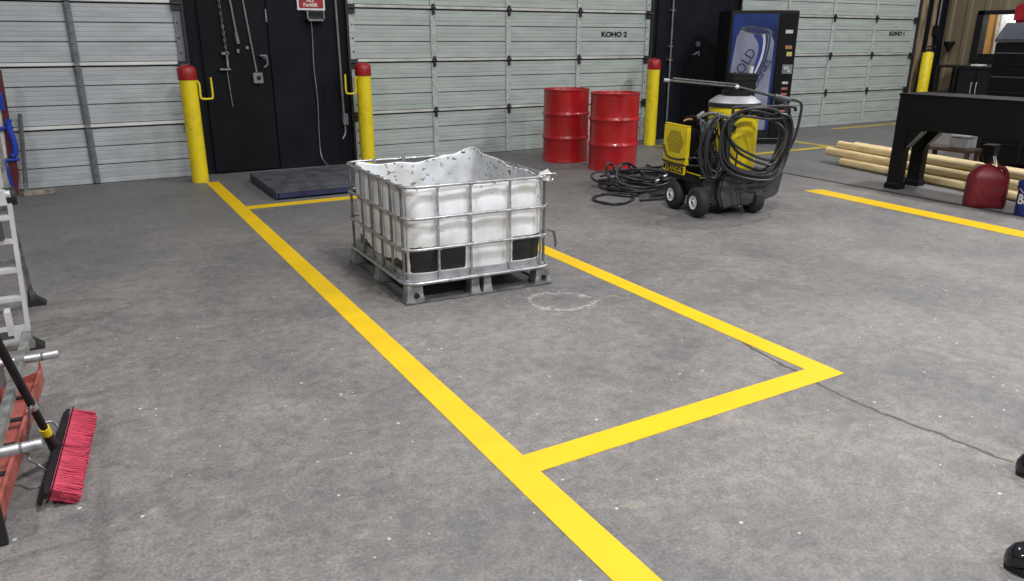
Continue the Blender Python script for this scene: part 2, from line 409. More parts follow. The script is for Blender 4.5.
# overhead doors ----------------------------------------------------
def overhead_door(idx, x0, x1, posts, mt, postmt, label, letters=None, ztop=3.25, hard=.55):
    root = thing('door_%d' % idx, label, 'door'); struct(root)
    zs = [0, .60, 1.245, 1.89, 2.535, 3.18]; B0 = .05
    Y = YW
    for k in range(5):
        z0, z1 = zs[k]+.006, zs[k+1]
        b = MB(); prof = [(Y+.05, z0), (Y, z0)]
        zr = z0+(B0 if k else 0); prof = [(Y+.05, zr), (Y, zr)]
        h = (z1-zr)
        for g in range(3):
            a = zr+h*g/3
            for q in range(4):
                c0 = a+h/3*q/4; c1 = a+h/3*(q+1)/4
                if q == 0 and g > 0: prof += [(Y+.012, c0), (Y+.012, c0+.006), (Y, c0+.012)]
                elif q > 0: prof += [(Y+.0035, c0), (Y+.0035, c0+.005), (Y, c0+.010)]
                prof.append((Y-.002 if q == 1 else Y, c1-.004))
        prof += [(Y+.001, z1-.012), (Y+.05, z1-.012)]
        b.prism(prof, 'x', x0, x1)
        b.build('door_section', mt, root)
        # ledge along the top of the section, dark meeting gap under the next
        c = MB(); c.prism([(Y+.05, z0+.004), (Y-.014, z0+.006), (Y-.022, z0+.012), (Y-.016, z0+.042), (Y+.05, z0+.046)], 'x', x0, x1)
        if k: c.build('section_rail', 'door_bright' if mt == 'door_l' else 'door_bright_m', root)
    MB().box(x0, x1, Y+.012, Y+.06, 0, 3.25).build('seal', 'hole', root)
    for p in posts:
        for k in range(5):
            z0, z1 = zs[k]+(.048 if k else .01), zs[k+1]-.012
            o = MB(); wd = .036
            o.prism([(p-wd, Y), (p-wd, Y-.02), (p-.012, Y-.03), (p+.012, Y-.03), (p+wd, Y-.02), (p+wd, Y)], 'z', z0, z1)
            po = o.build('post', postmt, root)
            hh = MB()
            for j in range(5): hh.cyl((p, Y-.0315, z0+.08+j*.105), (p, Y-.028, z0+.08+j*.105), .006, seg=8)
            hh.build('bolt_hole', 'hole', po)
            g = MB(); g.box(p-.020, p+.020, Y-.045, Y-.02, z1-.045, z1+.085); g.cyl((p-.03, Y-.045, z1+.035), (p+.03, Y-.045, z1+.035), .015, seg=10)
            g.cyl((p, Y-.05, z1-.01), (p, Y-.04, z1-.01), .018, seg=10)
            g.build('hinge', 'dark' if postmt == 'galv_l' else 'galv', root)
    for p, s_ in ((x0, 1), (x1, -1)):
        e = MB(); e.box(min(p, p+s_*.075), max(p, p+s_*.075), Y-.022, Y, .01, 3.2)
        st = e.build('end_stile', postmt, root)
        hh = MB()
        for j in range(20): hh.cyl((p+s_*.05, Y-.0235, .1+j*.16), (p+s_*.05, Y-.02, .1+j*.16), .011, seg=8)
        hh.build('bolt_hole', 'hole', st)
        tr = MB(); tr.prism([(p-s_*.002, Y+.05), (p-s_*.002, Y-.06), (p-s_*.03, Y-.06), (p-s_*.03, Y-.05), (p-s_*.015, Y-.05), (p-s_*.015, Y+.05)], 'z', 0, 3.25)
        tr.build('track', 'dark', root)
        for k in range(1, 5):
            g = MB(); g.box(min(p, p+s_*.09), max(p, p+s_*.09), Y-.05, Y-.02, zs[k]-.06, zs[k]+.05); g.cyl((p-s_*.02, Y-.045, zs[k]+.01), (p+s_*.08, Y-.045, zs[k]+.01), .02, seg=10)
            g.build('roller_bracket', 'dark', root)
    if letters:
        s_, lx, lz = letters
        text('lettering', s_, .10, 'hole', root, T(lx, Y-.006, lz) @ FACE, bold=.004, sx=1.25)
    return root
overhead_door(1, -3.4, 1.22, [-2.24, -1.03, .135], 'door_l', 'galv', 'grey ribbed overhead door left of the black wall')
overhead_door(2, 3.12, 7.86, [4.26, 5.385, 6.56], 'door_m', 'galv_l', 'pale ribbed overhead door behind the tank and drums', ('KOHO 2', 7.20, 1.60))
overhead_door(3, 9.72, 14.42, [10.88, 12.04, 13.20], 'door_m', 'galv_l', 'pale ribbed overhead door right of the vending machine', ('KOHO 1', 13.90, 1.64))

# personnel door in the black wall
r = struct(thing('door_4', 'black steel door in the black wall', 'door'))
MB().box(1.40, 2.14, YW-.005, YW+.04, .02, 2.2).build('door_leaf', 'blackwall2', r)
h = MB(); h.tube([(2.03, YW-.01, 1.345), (2.03, YW-.05, 1.345), (2.09, YW-.055, 1.335), (2.10, YW-.055, 1.25), (2.06, YW-.05, 1.215)], .013, 8, smooth=4)
h.lathe([(.03, 0), (.03, .012)], seg=16, m=T(2.09, YW-.006, 1.33) @ RX(PI/2)); h.build('door_handle', 'galv', r, smooth=40)

# corner studs and tan siding side wall
SX = 15.4
for a, b_, lab in ((14.50, 14.67, 'wide weathered timber stud right of the far overhead door'), (14.86, 14.98, 'narrow timber stud in the far corner')):
    tag(MB().box(a, b_, YW-.05, YW-.02, 0, 4.4, bev=.006).build('timber_stud', 'stud'), lab, 'timber post')
def siding(b, y0, y1, z0, z1):
    y = y0; prof = []
    pitch = .34
    k = math.floor(y0/pitch)*pitch
    pts = []
    while k < y1+pitch:
        for dy, dx in ((0, 0), (.20, 0), (.225, -.035), (.29, -.035), (.315, 0)):
            pts.append((k+dy, dx))
        k += pitch
    pts = [p for p in pts if y0 < p[0] < y1]
    pts = [(y0, 0)]+pts+[(y1, 0)]
    poly = [(SX+dx, yy) for yy, dx in pts]+[(SX+.1, y1), (SX+.1, y0)]
    b.prism(poly, 'z', z0, z1)
b = MB(); WY0, WY1, WZ0, WZ1 = 7.75, 8.90, 1.14, 2.06
siding(b, WY1, YW+.3, 0, 4.6); siding(b, -5, WY0, 0, 4.6); siding(b, WY0, WY1, 0, WZ0); siding(b, WY0, WY1, WZ1, 4.6)
struct(b.build('wall_right', 'siding'))
wr = struct(thing('window_1', 'black framed opening in the tan side wall', 'window'))
fb = MB(); t_ = .075
fb.box(SX-.05, SX+.15, WY0, WY0+t_, WZ0, WZ1); fb.box(SX-.05, SX+.15, WY1-t_*1.6, WY1, WZ0, WZ1); fb.box(SX-.05, SX+.15, WY0, WY1, WZ1-t_, WZ1); fb.box(SX-.055, SX+.2, WY0, WY1, WZ0-.02, WZ0+.05)
fb.build('window_frame', 'black', wr)
MB().box(SX+.004, SX+.010, WY0+t_, WY1-t_*1.6, WZ0+.05, WZ0+.14).build('sill_board', 'black', wr)
# what is seen through the opening
ow = thing('plywood_partition', 'orange plywood panel seen through the black window opening', 'panel')
MB().box(16.0, 16.03, 8.86, 9.5, 0, 2.6).build('panel', 'orange_wood', ow)
MB().box(15.985, 16.0, 8.86, 8.89, 0, 2.6).build('edge_strip', 'stud', ow)
lv = thing('white_shutter', 'white slatted panel seen through the black window opening', 'shutter')
MB().box(16.0, 16.03, 7.4, 8.85, 0, 2.6).build('panel', 'white', lv)
b = MB()
for k in range(19): b.box(15.985, 16.0, 7.45+k*.072, 7.45+k*.072+.05, .05, 2.5)
b.build('slats', 'white', lv)
bl = MB(); bl.box(15.93, 15.995, 9.08, 9.18, 1.16, 1.34, bev=.01); bl.box(15.93, 15.995, 9.10, 9.14, 1.34, 1.42)
tag(bl.build('tape_dispenser', 'black'), 'small dark object before the orange plywood panel', 'fitting')
struct(MB().box(16.6, 16.7, 6.5, 10, 0, 3).build('wall_back_room', 'siding'))
# fixtures on the side wall
b = MB(); b.box(14.90, 15.04, YW-.14, YW-.051, 1.60, 1.80, bev=.01); fx = thing('wall_speaker', 'small black box on a thin conduit on the tan siding', 'fixture')
b.build('housing', 'black', fx); MB().cyl((15.02, YW-.08, 1.78), (15.02, YW-.08, 3.2), .016).build('conduit', 'conduit', fx)
b = MB(); b.lathe([(.015, 0), (.03, .03), (.10, .16), (.105, .2), (.09, .2)], seg=20); hn = b.build('wall_horn', 'black', smooth=40)
hn.location = (SX-.17, 9.28, 1.30); tag(hn, 'black cone shaped lamp or horn on tan siding', 'fixture')

# ------------------------------------------------------------------ floor lines
def line(name, pts, lab, mt='tape', group=None):
    o = MB().prism(pts, 'z', .0005, .0022).build(name, mt); tag(o, lab, 'floor line', group); return o
line('floor_line', [(1.196, -2), (1.326, -2), (1.326, 9.0), (1.196, 9.0)], 'long thick yellow line running from the left bollard to the front')
line('floor_line', [(1.326, 2.096), (3.077, 2.108), (2.948, 2.236), (1.326, 2.226)], 'thick yellow cross line nearest the camera')
line('floor_line', [(3.077, 2.108), (3.072, 7.48), (2.940, 7.35), (2.948, 2.236)], 'yellow line running back from the pointed corner to the tank')
line('floor_line', [(1.326, 7.345), (2.939, 7.335), (3.072, 7.475), (1.326, 7.492)], 'yellow line in front of the blue floor scale')
line('floor_line', [(6.70, 5.40), (6.60, 1.6), (6.82, 1.6), (6.93, 5.36)], 'yellow line at right beside the dark slab joint')
line('floor_line', [(7.66, 7.55), (7.78, 7.66), (7.72, 8.95), (7.60, 8.95)], 'short yellow line from the bollard by the vending machine', 'tape2')
line('floor_line', [(7.66, 7.55), (9.95, 7.53), (9.83, 7.64), (7.78, 7.66)], 'yellow line between pressure washer and poles', 'tape2')
line('floor_line', [(9.95, 7.53), (9.95, 9.3), (9.83, 9.3), (9.83, 7.64)], 'yellow line running back along the vending machine side', 'tape2')
line('floor_line', [(11.9, 9.1), (14.0, 9.1), (14.0, 9.2), (11.9, 9.2)], 'dull yellow line along the foot of the far overhead door', 'tape2')

# ------------------------------------------------------------------ bollards
def bollard(x, y, h, lab, cap=True, hook=0, seed=1, r=.089):
    random.seed(seed)
    t = thing('bollard', lab, 'bollard', (x, y, 0), 0)
    if cap: MB().lathe([(r, 0), (r, h-.14)], seg=36).build('post', 'yellow', t, smooth=40)
    else: MB().lathe([(r, 0), (r, h-.03), (r-.012, h-.008), (r-.04, h), (0, h+.004)], seg=36).build('post', 'yellow', t, smooth=40)
    if cap:
        c = MB(); R = r+.008
        c.lathe([(R, h-.15), (R+.002, h-.145), (R, h-.04), (R-.012, h-.018), (R-.04, h-.003), (0, h+.004)], seg=36)
        c.build('cap', 'redcap', t, smooth=50)
        MB().lathe([(.015, 0), (.012, .008), (0, .01)], (0, 0, h+.002), 12).build('cap_button', 'redcap', t, smooth=50)
    if hook:
        g = MB(); s_ = hook
        g.tube([(s_*(r-.005), -.02, h-.16), (s_*(r+.02), -.02, h-.20), (s_*(r+.02), -.02, h-.33), (s_*(r+.045), -.02, h-.355), (s_*(r+.12), -.02, h-.355), (s_*(r+.145), -.02, h-.33), (s_*(r+.145), -.02, h-.13)], .011, 10, smooth=5)
        g.build('hook', 'yellow', t, smooth=60)
    return t
bollard(1.155, 9.10, 1.262, 'yellow bollard with red cap by left overhead door', hook=1, seed=3)
bollard(3.17, 9.20, 1.26, 'yellow bollard with red cap behind the tank, hook on left', hook=-1, seed=5)
bollard(7.64, 9.10, 1.262, 'yellow bollard with red cap between drums and vending machine', seed=8)
bollard(14.50, 9.22, 1.31, 'yellow bollard without a cap by the timber studs at far right', cap=False, seed=9, r=.10)
b = MB(); b.tube([(14.42, 9.22, 1.31), (14.42, 9.22, 1.40), (14.56, 9.20, 1.41), (14.68, 9.2, 1.38)], .018, 8, smooth=3); b.box(14.50, 14.56, 9.19, 9.25, 1.315, 1.37)
tag(b.build('pipe_fitting', 'dark'), 'dark pipe fitting on top of the capless yellow bollard', 'fitting')

# ------------------------------------------------------------------ black wall fixtures
Yb = YW
sg = thing('wall_sign', 'red sign with white border above the floor scale', 'sign')
zb, xl, xr = 1.857, 2.515, 2.845
MB().box(xl, xr, Yb-.03, Yb, zb, zb+.46).build('border', 'white', sg)
MB().box(xl+.02, xr-.02, Yb-.033, Yb-.028, zb+.022, zb+.44).build('panel', 'signred', sg)
for s_, zz, sz in (('Forklift', zb+.058, .058), ('NO', zb+.108, .055)):
    text('lettering', s_, sz, 'white', sg, T((xl+xr)/2-.01, Yb-.035, zz) @ FACE, bold=.0015)
rd = thing('scale_readout', 'grey scale readout box under the red sign', 'readout')
MB().box(2.60, 2.81, Yb-.09, Yb-.02, 1.755, 1.85, bev=.008).build('housing', 'dark', rd)
MB().box(2.63, 2.78, Yb-.095, Yb-.088, 1.79, 1.835).build('display', 'hole', rd)
b = MB(); b.box(2.60, 2.81, Yb-.11, Yb-.015, 1.735, 1.757); b.box(2.60, 2.615, Yb-.11, Yb, 1.735, 1.85); b.box(2.795, 2.81, Yb-.11, Yb, 1.735, 1.85); b.build('bracket', 'conduit', rd)
b = MB(); b.tube([(2.66, Yb-.05, 1.74), (2.665, Yb-.035, 1.55), (2.655, Yb-.03, 1.2), (2.67, Yb-.03, .8), (2.655, Yb-.03, .4), (2.66, Yb-.05, .12), (2.68, Yb-.3, .03), (2.6, 8.95, .035)], .0075, 6, smooth=6)
tag(b.build('scale_cable', 'conduit', smooth=60), 'thin grey cable hanging from the readout to the scale', 'cable')
oc = thing('outlet_box', 'grey outlet box at the end of a wall conduit', 'outlet')
MB().cyl((1.80, Yb-.015, 3.0), (1.975, Yb-.02, 1.16), .011).build('conduit', 'conduit', oc, smooth=50)
b = MB(); b.box(1.925, 2.035, Yb-.06, Yb-.0, 1.035, 1.155, bev=.006); b.build('housing', 'conduit', oc)
MB().cyl((1.985, Yb-.062, 1.095), (1.985, Yb-.055, 1.095), .028).build('socket', 'hole', oc)
MB().box(1.88, 1.91, Yb-.03, Yb, 1.42, 1.45).build('clamp', 'conduit', oc)
b = MB(); b.cyl((1.665, Yb-.02, 3.0), (1.79, Yb-.02, 1.60), .012); b.cyl((1.785, Yb-.02, 1.60), (1.80, Yb-.02, 1.48), .022); b.box(1.775, 1.80, Yb-.04, Yb, 1.38, 1.42)
tag(b.build('conduit_pipe', 'conduit', smooth=50), 'short grey conduit ending beside the hanging chain', 'conduit')
ch = thing('hoist_chain', 'dark chain hanging on the black wall right of first bollard', 'chain')
b = MB()
for k in range(46):
    z = 3.0-k*.036; c0 = Vector((1.60+k*.0012, Yb-.05, z))
    ax = Vector((1, 0, 0)) if k % 2 else Vector((0, 1, 0))
    b.tube([c0+ax*.010*math.cos(a)+Vector((0, 0, 1))*.024*math.sin(a) for a in [2*PI*q/8 for q in range(8)]], .0045, 5, closed=True)
b.build('links', 'steel_d', ch, smooth=60)
b = MB(); b.box(1.60, 1.68, Yb-.06, Yb, 1.36, 1.39); b.box(1.645, 1.665, Yb-.06, Yb, 1.22, 1.38); b.box(1.56, 1.68, Yb-.07, Yb, 1.19, 1.21); b.build('bracket', 'conduit', ch)
MB().cyl((1.64, Yb-.03, 1.2), (1.66, Yb-.03, .78), .008).build('rod', 'steel_d', ch)
cd = thing('tall_conduit', 'tall grey conduit at right edge of black wall', 'conduit')
MB().cyl((2.97, Yb-.03, 3.0), (2.99, Yb-.03, .50), .014).build('pipe', 'conduit', cd, smooth=50)
b = MB(); b.box(2.965, 3.03, Yb-.08, Yb-.01, .50, .64, bev=.006); b.tube([(2.99, Yb-.05, .5), (2.985, Yb-.06, .4), (2.94, Yb-.07, .33)], .012, 6, smooth=3); b.build('switch_box', 'conduit', cd)
b = MB(); b.box(2.135, 2.15, YW-.03, YW+.03, 1.72, 1.86); tag(b.build('door_closer_latch', 'conduit'), 'small pale latch high on the black wall seam', 'latch')
# right black wall
b = MB(); b.cyl((8.27, Yb-.04, 3.2), (8.29, Yb-.04, .3), .014)
for z in (1.22, 1.42, 1.95): b.box(8.24, 8.32, Yb-.05, Yb, z, z+.02)
tag(b.build('wall_conduit', 'conduit', smooth=50), 'thin grey conduit on black wall behind washer lance', 'conduit')
lk = thing('wall_lock', 'dark lock and lever on black wall left of vending machine', 'lock')
MB().box(8.82, 8.90, Yb-.03, Yb, 1.42, 1.50, bev=.008).build('keypad', 'conduit', lk)
b = MB(); b.tube([(8.78, Yb-.01, 1.30), (8.78, Yb-.06, 1.31), (8.84, Yb-.065, 1.34), (8.86, Yb-.05, 1.28)], .016, 8, smooth=3); b.build('lever', 'conduit', lk, smooth=50)
MB().box(8.0, 8.03, Yb-.02, Yb, 0, 3).build('jamb', 'blackwall2', tag(thing('steel_channel', 'black steel channel beside bollard near the vending machine', 'channel'), 'black steel channel beside bollard near the vending machine', 'channel'))

# ------------------------------------------------------------------ floor scale
fs = thing('floor_scale', 'low dark blue platform scale on the floor by the black wall', 'scale', (1.65, 7.62, 0))
MB().box(0, 1.24, 0, 1.24, .072, .092, bev=.002).build('deck_plate', 'scale_top', fs)
b = MB(); b.box(.02, 1.22, .0, .03, .02, .071); b.box(.02, 1.22, 1.21, 1.24, .02, .071); b.box(0, .03, 0, 1.24, .02, .071); b.box(1.21, 1.24, 0, 1.24, .02, .071)
b.build('side_channel', 'blue_d', fs)
for x_, y_ in ((.1, .1), (1.14, .1), (.1, 1.14), (1.14, 1.14)): MB().cyl((x_, y_, 0), (x_, y_, .05), .035).build('foot', 'black', fs)

# ------------------------------------------------------------------ IBC tank
SHEAR = []
def ibc():
    t = thing('cut_down_tank', 'cut-open white plastic tank in a steel cage on a pallet', 'tank', (1.600, 4.065, 0), math.radians(-3.5))
    W, L_ = .992, 1.11
    RZs = (.34, .53, .72)
    def loop(z, r, ins=0., rad=.09, sag=None):
        pts = [Vector((x, y, z+(sag(x, y) if sag else 0))) for x, y in rrect(W/2, L_/2, W-2*ins, L_-2*ins, rad, 6)]
        return pts
    for z in RZs:
        MB().tube(loop(z, 0), .0095, 8, closed=True).build('cage_rail', 'steel', t, smooth=60)
    MB().tube(loop(.130, 0, -.004), .012, 8, closed=True).build('cage_rail', 'steel', t, smooth=60)
    fr = [.217, .433, .703, .925]
    sd = [.07, .235, .40, .565, .73, .93]
    def vert(x, y, nx, ny):
        i = .013
        b = MB(); b.tube([(x-nx*i, y-ny*i, .13), (x-nx*i, y-ny*i, .725)], .0085, 6)
        for z in RZs: b.box(x-.012, x+.012, y-.012, y+.012, z-.012, z+.012, T(-nx*.006, -ny*.006, 0))
        b.build('cage_upright', 'steel_d' if nx else 'steel', t, smooth=50)  # side uprights in darker steel, their shade put into the colour
    for f in fr: vert(f*W, 0, 0, -1); vert(f*W, L_, 0, 1)
    for f in sd: vert(0, f*L_, -1, 0); vert(W, f*L_, 1, 0)
    # tank wall: a bulged open shell
    b = MB(); ins = .036; base = rrect(W/2, L_/2, W-2*ins, L_-2*ins, .09, 8)
    dense = []
    nB = len(base)
    for i in range(nB):
        a = Vector(base[i]); c = Vector(base[(i+1) % nB]); k = max(1, int((c-a).length/.014))
        for q in range(k): dense.append(a.lerp(c, q/k))
    n = len(dense)
    def topz(x, y):
        u, v = x/W, y/L_
        z = .715
        if v < .08: z = .706+.045*max(0, (u-.93)/.07)-.006*math.sin(u*14)
        elif u < .08: z = .708+.030*max(0, (v-.75)/.25)+.008*math.sin(v*17)
        elif v > .92: z = .728-.03*math.sin(u*PI)+.065*max(0, (u-.5)/.5)**1.4 + .006*math.sin(u*21)
        else: z = .725+.06*max(0, (v-.45)/.55)-.008*math.sin(v*19)
        return z+.008*noise.noise(Vector((x*9, y*9, 3)))
    NZ = 40; grid = []; gr = []
    for j in range(NZ+1):
        row = []
        for i, p in enumerate(dense):
            x, y = p; tz = topz(x, y); z = .175+(tz-.175)*j/NZ
            nx, ny = (x-W/2), (y-L_/2)
            # outward normal of a rounded rect, roughly
            ax, ay = abs(nx)/(W/2), abs(ny)/(L_/2)
            nv = Vector((math.copysign(max(0, ax-.80), nx), math.copysign(max(0, ay-.80), ny)))
            nv = nv.normalized() if nv.length > 1e-6 else Vector((0, 0))
            # pillow between rails and uprights
            s_ = x/W if ay > ax else y/L_
            pil = .010*math.sin(PI*min(1, max(0, (z-.16)/.56))) + .006*abs(math.sin(s_*PI*4.3)) + .012*noise.noise(Vector((x*3.2, y*3.2, z*4)))
            fold = .010*noise.noise(Vector((x*11, y*11, z*3)))
            lean = 0
            if j > NZ*.8: lean = (j/NZ-.8)*.10*noise.noise(Vector((x*6+9, y*6, 1)))
            q = Vector((x, y))+nv*(pil+fold*.6-.012+lean)
            q.x = min(W-.016, max(.016, q.x)); q.y = min(L_-.016, max(.016, q.y))
            row.append(b.b.verts.new((q.x, q.y, z)))
            # R oil black, G speckle, B tan patch with bands below the rails
            R_ = 0.; G_ = 0.; B_ = 0.
            front = y < .10; left = x < .10 and not front; back = y > L_-.10; right = x > W-.10
            if front:
                u = x/W
                edge = min(1, max(0, (.350-z)/.012))
                win = 1. if (u < .40 or u > .74) and u < .985 else 0.
                if u < .40: win *= min(1, max(0, (u-.04)/.02)) if z > .18 else 0
                if z < .182: win = 0
                R_ = edge*win
                B_ = max(0, .45*math.exp(-((u-.85)/.10)**2)*math.exp(-((z-.65)/.03)**2), .28*math.exp(-((z-.645-.012*math.sin(u*13))/.018)**2), .28*math.exp(-((z-.46-.012*math.sin(u*13))/.018)**2))
                if z < .33 and .40 < u < .74: B_ = max(B_, .12)
            if left:
                v = y/L_
                R_ = 1. if z < .205+.03*math.sin(v*9) and v > .1 else 0.
                if v > .90 and z < .36: R_ = 1.
                if .08 < v < .13 and z < .31: R_ = .8
                G_ = .1
            if back or right: G_ = .30+.35*(j/NZ)
            if j > NZ*.93: G_ = max(G_, .6)
            if right and j > NZ-2: R_ = .45
            if left and j > NZ-2: R_ = .30
            gr.append((R_, G_, B_, 1))
        grid.append(row)
    for a, c in zip(grid, grid[1:]):
        for i in range(n): b.b.faces.new([a[i], a[(i+1) % n], c[(i+1) % n], c[i]])
    b.b.faces.new(grid[0][::-1])
    o = b.build('tank_shell', 'tank', t, smooth=80)
    at = o.data.color_attributes.new('grime_tint', 'FLOAT_COLOR', 'POINT')
    for i, v in enumerate(gr): at.data[i].color = v
    so = o.modifiers.new('thick', 'SOLIDIFY'); so.thickness = .005; so.offset = -1
    # torn lip strips hanging over the right rail and front right corner
    lp = MB()
    lp.prism([(W-.10, .70), (W-.02, .69), (W-.004, .735), (W-.03, .765), (W-.09, .745)], 'y', .010, .015)
    lp.build('torn_flap', 'white', t)
    b = MB(); b.tube([(W-.05, .012, .735), (W+.01, -.005, .735), (W+.035, .02, .715), (W+.015, .03, .69), (W-.03, .012, .685)], .007, 6, smooth=4)
    b.build('wire_loop', 'steel', t, smooth=60)
    b = MB(); b.tube([(W-.005, .03, .36), (W+.03, .03, .35), (W+.055, .04, .28), (W+.06, .05, .24)], .009, 6, smooth=4); b.build('drain_hose', 'steel_d', t, smooth=60)
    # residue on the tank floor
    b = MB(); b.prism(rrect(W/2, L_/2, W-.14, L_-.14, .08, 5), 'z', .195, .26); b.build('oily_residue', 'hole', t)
    SHEAR.append(t)
    # pallet
    b = MB(); b.prism(rrect(W/2, L_/2, W-.03, L_-.03, .07, 5), 'z', .122, .140)
    b.prism(rrect(W/2, L_/2, W-.05, L_-.05, .08, 5), 'z', .140, .178)
    b.build('pallet_pan', 'pan', t, smooth=30)
    def foot(cx, cy, w, d, hole=False):
        q = MB(); q.loft([[(cx+sx*w/2*s_, cy+sy*d/2*s_, z) for sx, sy in ((-1, -1), (1, -1), (1, 1), (-1, 1))] for z, s_ in ((.006, 1.08), (.03, 1.0), (.06, .86), (.122, .82))])
        f = q.build('pallet_foot', 'foot', t)
        if hole: MB().cyl((cx+.005, cy-d/2-.010, .055), (cx+.005, cy-d/2+.02, .055), .016).build('hole', 'hole', f)
    for i, cx in enumerate((.055, W/2, W-.055)):
        for k, cy in enumerate((.05, L_/2, L_-.05)):
            if i == 1 and k == 1: continue
            if i == 1 and k == 0:
                foot(cx-.042, cy, .062, .09); foot(cx+.042, cy, .062, .09)
            else: foot(cx, cy, .115, .09, k == 0)
    for k, y_ in enumerate((.03, L_/2, L_-.03)):
        b = MB(); b.box(-.01, W+.01, y_-.03, y_+.03, .001, .016, bev=.004); b.build('skid', 'steel_d', t)
    b = MB(); b.box(.0, .03, .0, L_, .001, .012); b.build('skid', 'steel_d', t)
    b = MB(); b.box(W-.03, W, .0, L_, .001, .012); b.build('skid', 'steel_d', t)
    for k in range(4):
        y_ = .2+k*.24; MB().box(.03, W-.03, y_-.02, y_+.02, .10, .12).build('deck_slat', 'steel_d', t)
ibc()
for r_ in SHEAR:
    done = set()
    for o_ in list(bpy.data.objects):
        if o_.type == 'MESH' and (o_.parent == r_ or (o_.parent and o_.parent.parent == r_)) and o_.data.name not in done:
            done.add(o_.data.name)
            for v in o_.data.vertices: v.co.x -= .055*v.co.y      # the cage is racked out of square

# ------------------------------------------------------------------ drums
def drum(x, y, lab, rz):
    t = thing('steel_drum', lab, 'drum', (x, y, 0), rz, 'red steel drums by the overhead door')
    r, h = .297, .925
    p = [(r-.012, .0), (r+.004, .0), (r+.006, .008), (r+.002, .02), (r-.002, .035)]
    for zc in (.31, .612):
        p += [(r, zc-.035), (r+.004, zc-.022), (r+.013, zc-.010), (r+.015, zc), (r+.013, zc+.010), (r+.004, zc+.022), (r, zc+.035)]
    p += [(r-.002, h-.035), (r+.002, h-.02), (r+.008, h-.012), (r+.008, h), (r-.002, h), (r-.006, h-.02), (0, h-.02)]
    MB().lathe(p, seg=56).build('barrel', 'drum', t, smooth=45)
    for a, rr in ((.6, .03), (3.7, .02)):
        MB().lathe([(rr, 0), (rr, .012), (rr-.005, .014), (0, .014)], (.21*math.cos(a), .21*math.sin(a), h-.021), 16).build('bung', 'drum', t, smooth=40)
drum(5.66, 8.46, 'red steel drum at left, farther back', 0)
drum(5.80, 7.60, 'red steel drum at right, nearer with hose at its foot', 1)

